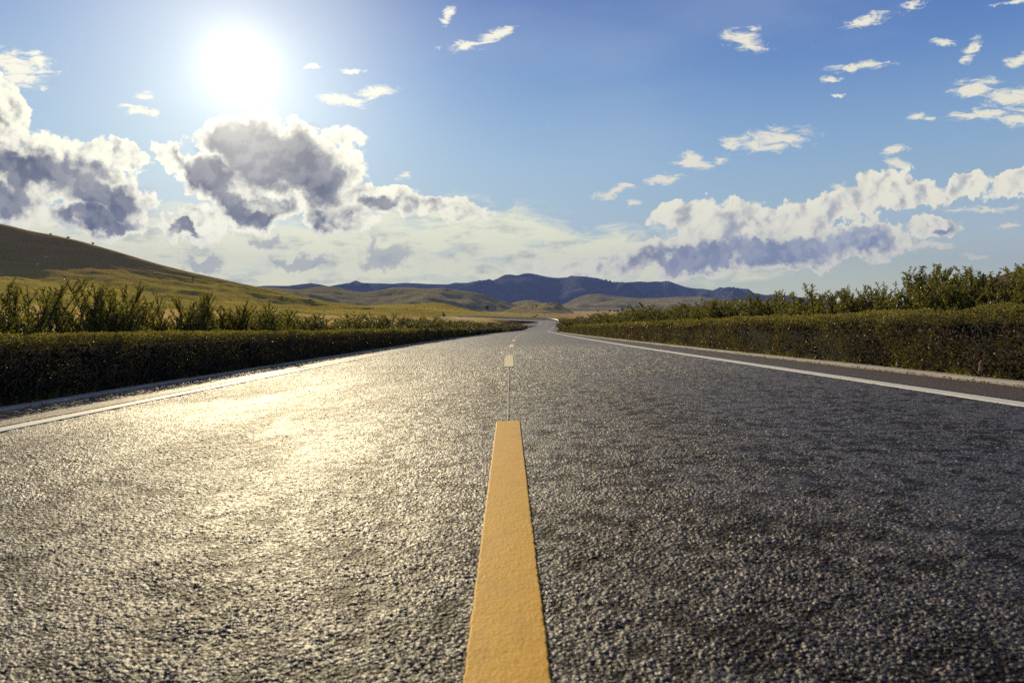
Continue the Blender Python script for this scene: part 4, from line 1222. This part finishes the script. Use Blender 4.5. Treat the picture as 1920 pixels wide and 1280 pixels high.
def cow(px, py, Y, mtl, label, rz):
    me, rad_ = cow_mesh('cow', mtl)
    o = link('cow', me, loc=at(px, py, Y)); o.rotation_euler = (0, 0, rz)
    o.modifiers.new('skin', 'SKIN'); sb = o.modifiers.new('sub', 'SUBSURF'); sb.levels = 1; sb.render_levels = 1
    for k, r_ in enumerate(rad_): me.skin_vertices[0].data[k].radius = (r_, r_)
    me.skin_vertices[0].data[1].use_root = True
    tag(o, label, 'cow', 'cattle grazing on the grassy hill')
cow(528, 560, 440, M_HIDE, 'dark cow grazing on the hill beside a white one', 0.2)
cow(534.5, 560.5, 440, M_PALEHIDE, 'white cow grazing on the hill beside a dark one', 3.0)
cow(581, 565, 450, M_HIDE, 'dark cow grazing alone low on the hill slope', 0.4)
cow(85, 484.5, 450, M_PALEHIDE, 'pale cow high on the shaded slope of the hill', 0.1)
cow(70, 497.5, 425, M_PALEHIDE, 'pale cow at the lower edge of the shaded slope', 2.8)
# lattice mast on the hill
mst = MB()
for sx in (-1, 1):
    for sy in (-1, 1): mst.tube([(sx * 0.6, sy * 0.5, -0.8), (sx * 0.35, sy * 0.3, 4.6)], 0.07, 4)
for k in range(5):
    w0 = 0.6 - 0.05 * k; w1 = 0.6 - 0.05 * (k + 1); z0, z1 = k * 0.9, (k + 1) * 0.9
    for sy in (-1, 1):
        mst.tube([(-w0, sy * 0.45, z0), (w1, sy * 0.42, z1)], 0.045, 4); mst.tube([(w0, sy * 0.45, z0), (-w1, sy * 0.42, z1)], 0.045, 4)
    mst.box((0, 0, z1), (2 * w1, 2 * w1 * 0.8, 0.07))
tag(link('lattice_mast', mst.mesh('lattice_mast', M_POLE), loc=at(362, 530, 470)), 'short dark lattice mast on the shaded slope of the hill', 'mast')
bd = MB()
bd.tube([(-0.22, 0, 0), (-0.1, 0, 0), (0.05, 0, 0.01), (0.18, 0, 0.03), (0.26, 0, 0.02)], [0.01, 0.05, 0.07, 0.04, 0.006], 6)
for sg in (-1, 1):
    bd.add([(-0.08, 0.04 * sg, 0.03), (0.1, 0.04 * sg, 0.03), (0.08, 0.28 * sg, 0.13), (-0.05, 0.28 * sg, 0.12), (0.0, 0.55 * sg, 0.05), (-0.08, 0.55 * sg, 0.04),
            (-0.08, 0.04 * sg, 0.015), (0.1, 0.04 * sg, 0.015), (0.08, 0.28 * sg, 0.12), (-0.05, 0.28 * sg, 0.11)],
           [[0, 1, 2, 3], [3, 2, 4, 5], [6, 9, 8, 7], [9, 5, 4, 8], [0, 3, 9, 6], [1, 7, 8, 2]])
o = link('bird', bd.mesh('bird', M_BIRD, True), loc=at(991, 479, 220)); o.rotation_euler = (0.3, 0, 1.2)
tag(o, 'tiny dark bird flying in the sky above the blue mountain', 'bird')

# ------------------------------------------------------------------ air
def haze():
    m, t, o = mat('haze')
    vp = t.n.new('ShaderNodeVolumePrincipled')
    vp.inputs['Color'].default_value = (0.26, 0.39, 1.0, 1)
    vp.inputs['Density'].default_value = 0.00009
    vp.inputs['Anisotropy'].default_value = 0.0
    t.l.new(vp.outputs[0], o.inputs['Volume'])
    b_ = MB(); b_.box((0, 0, 215), (14600, 14600, 790))
    tag(link('haze', b_.mesh('haze', m)), kind='stuff')
HAZE = True
if HAZE: haze()
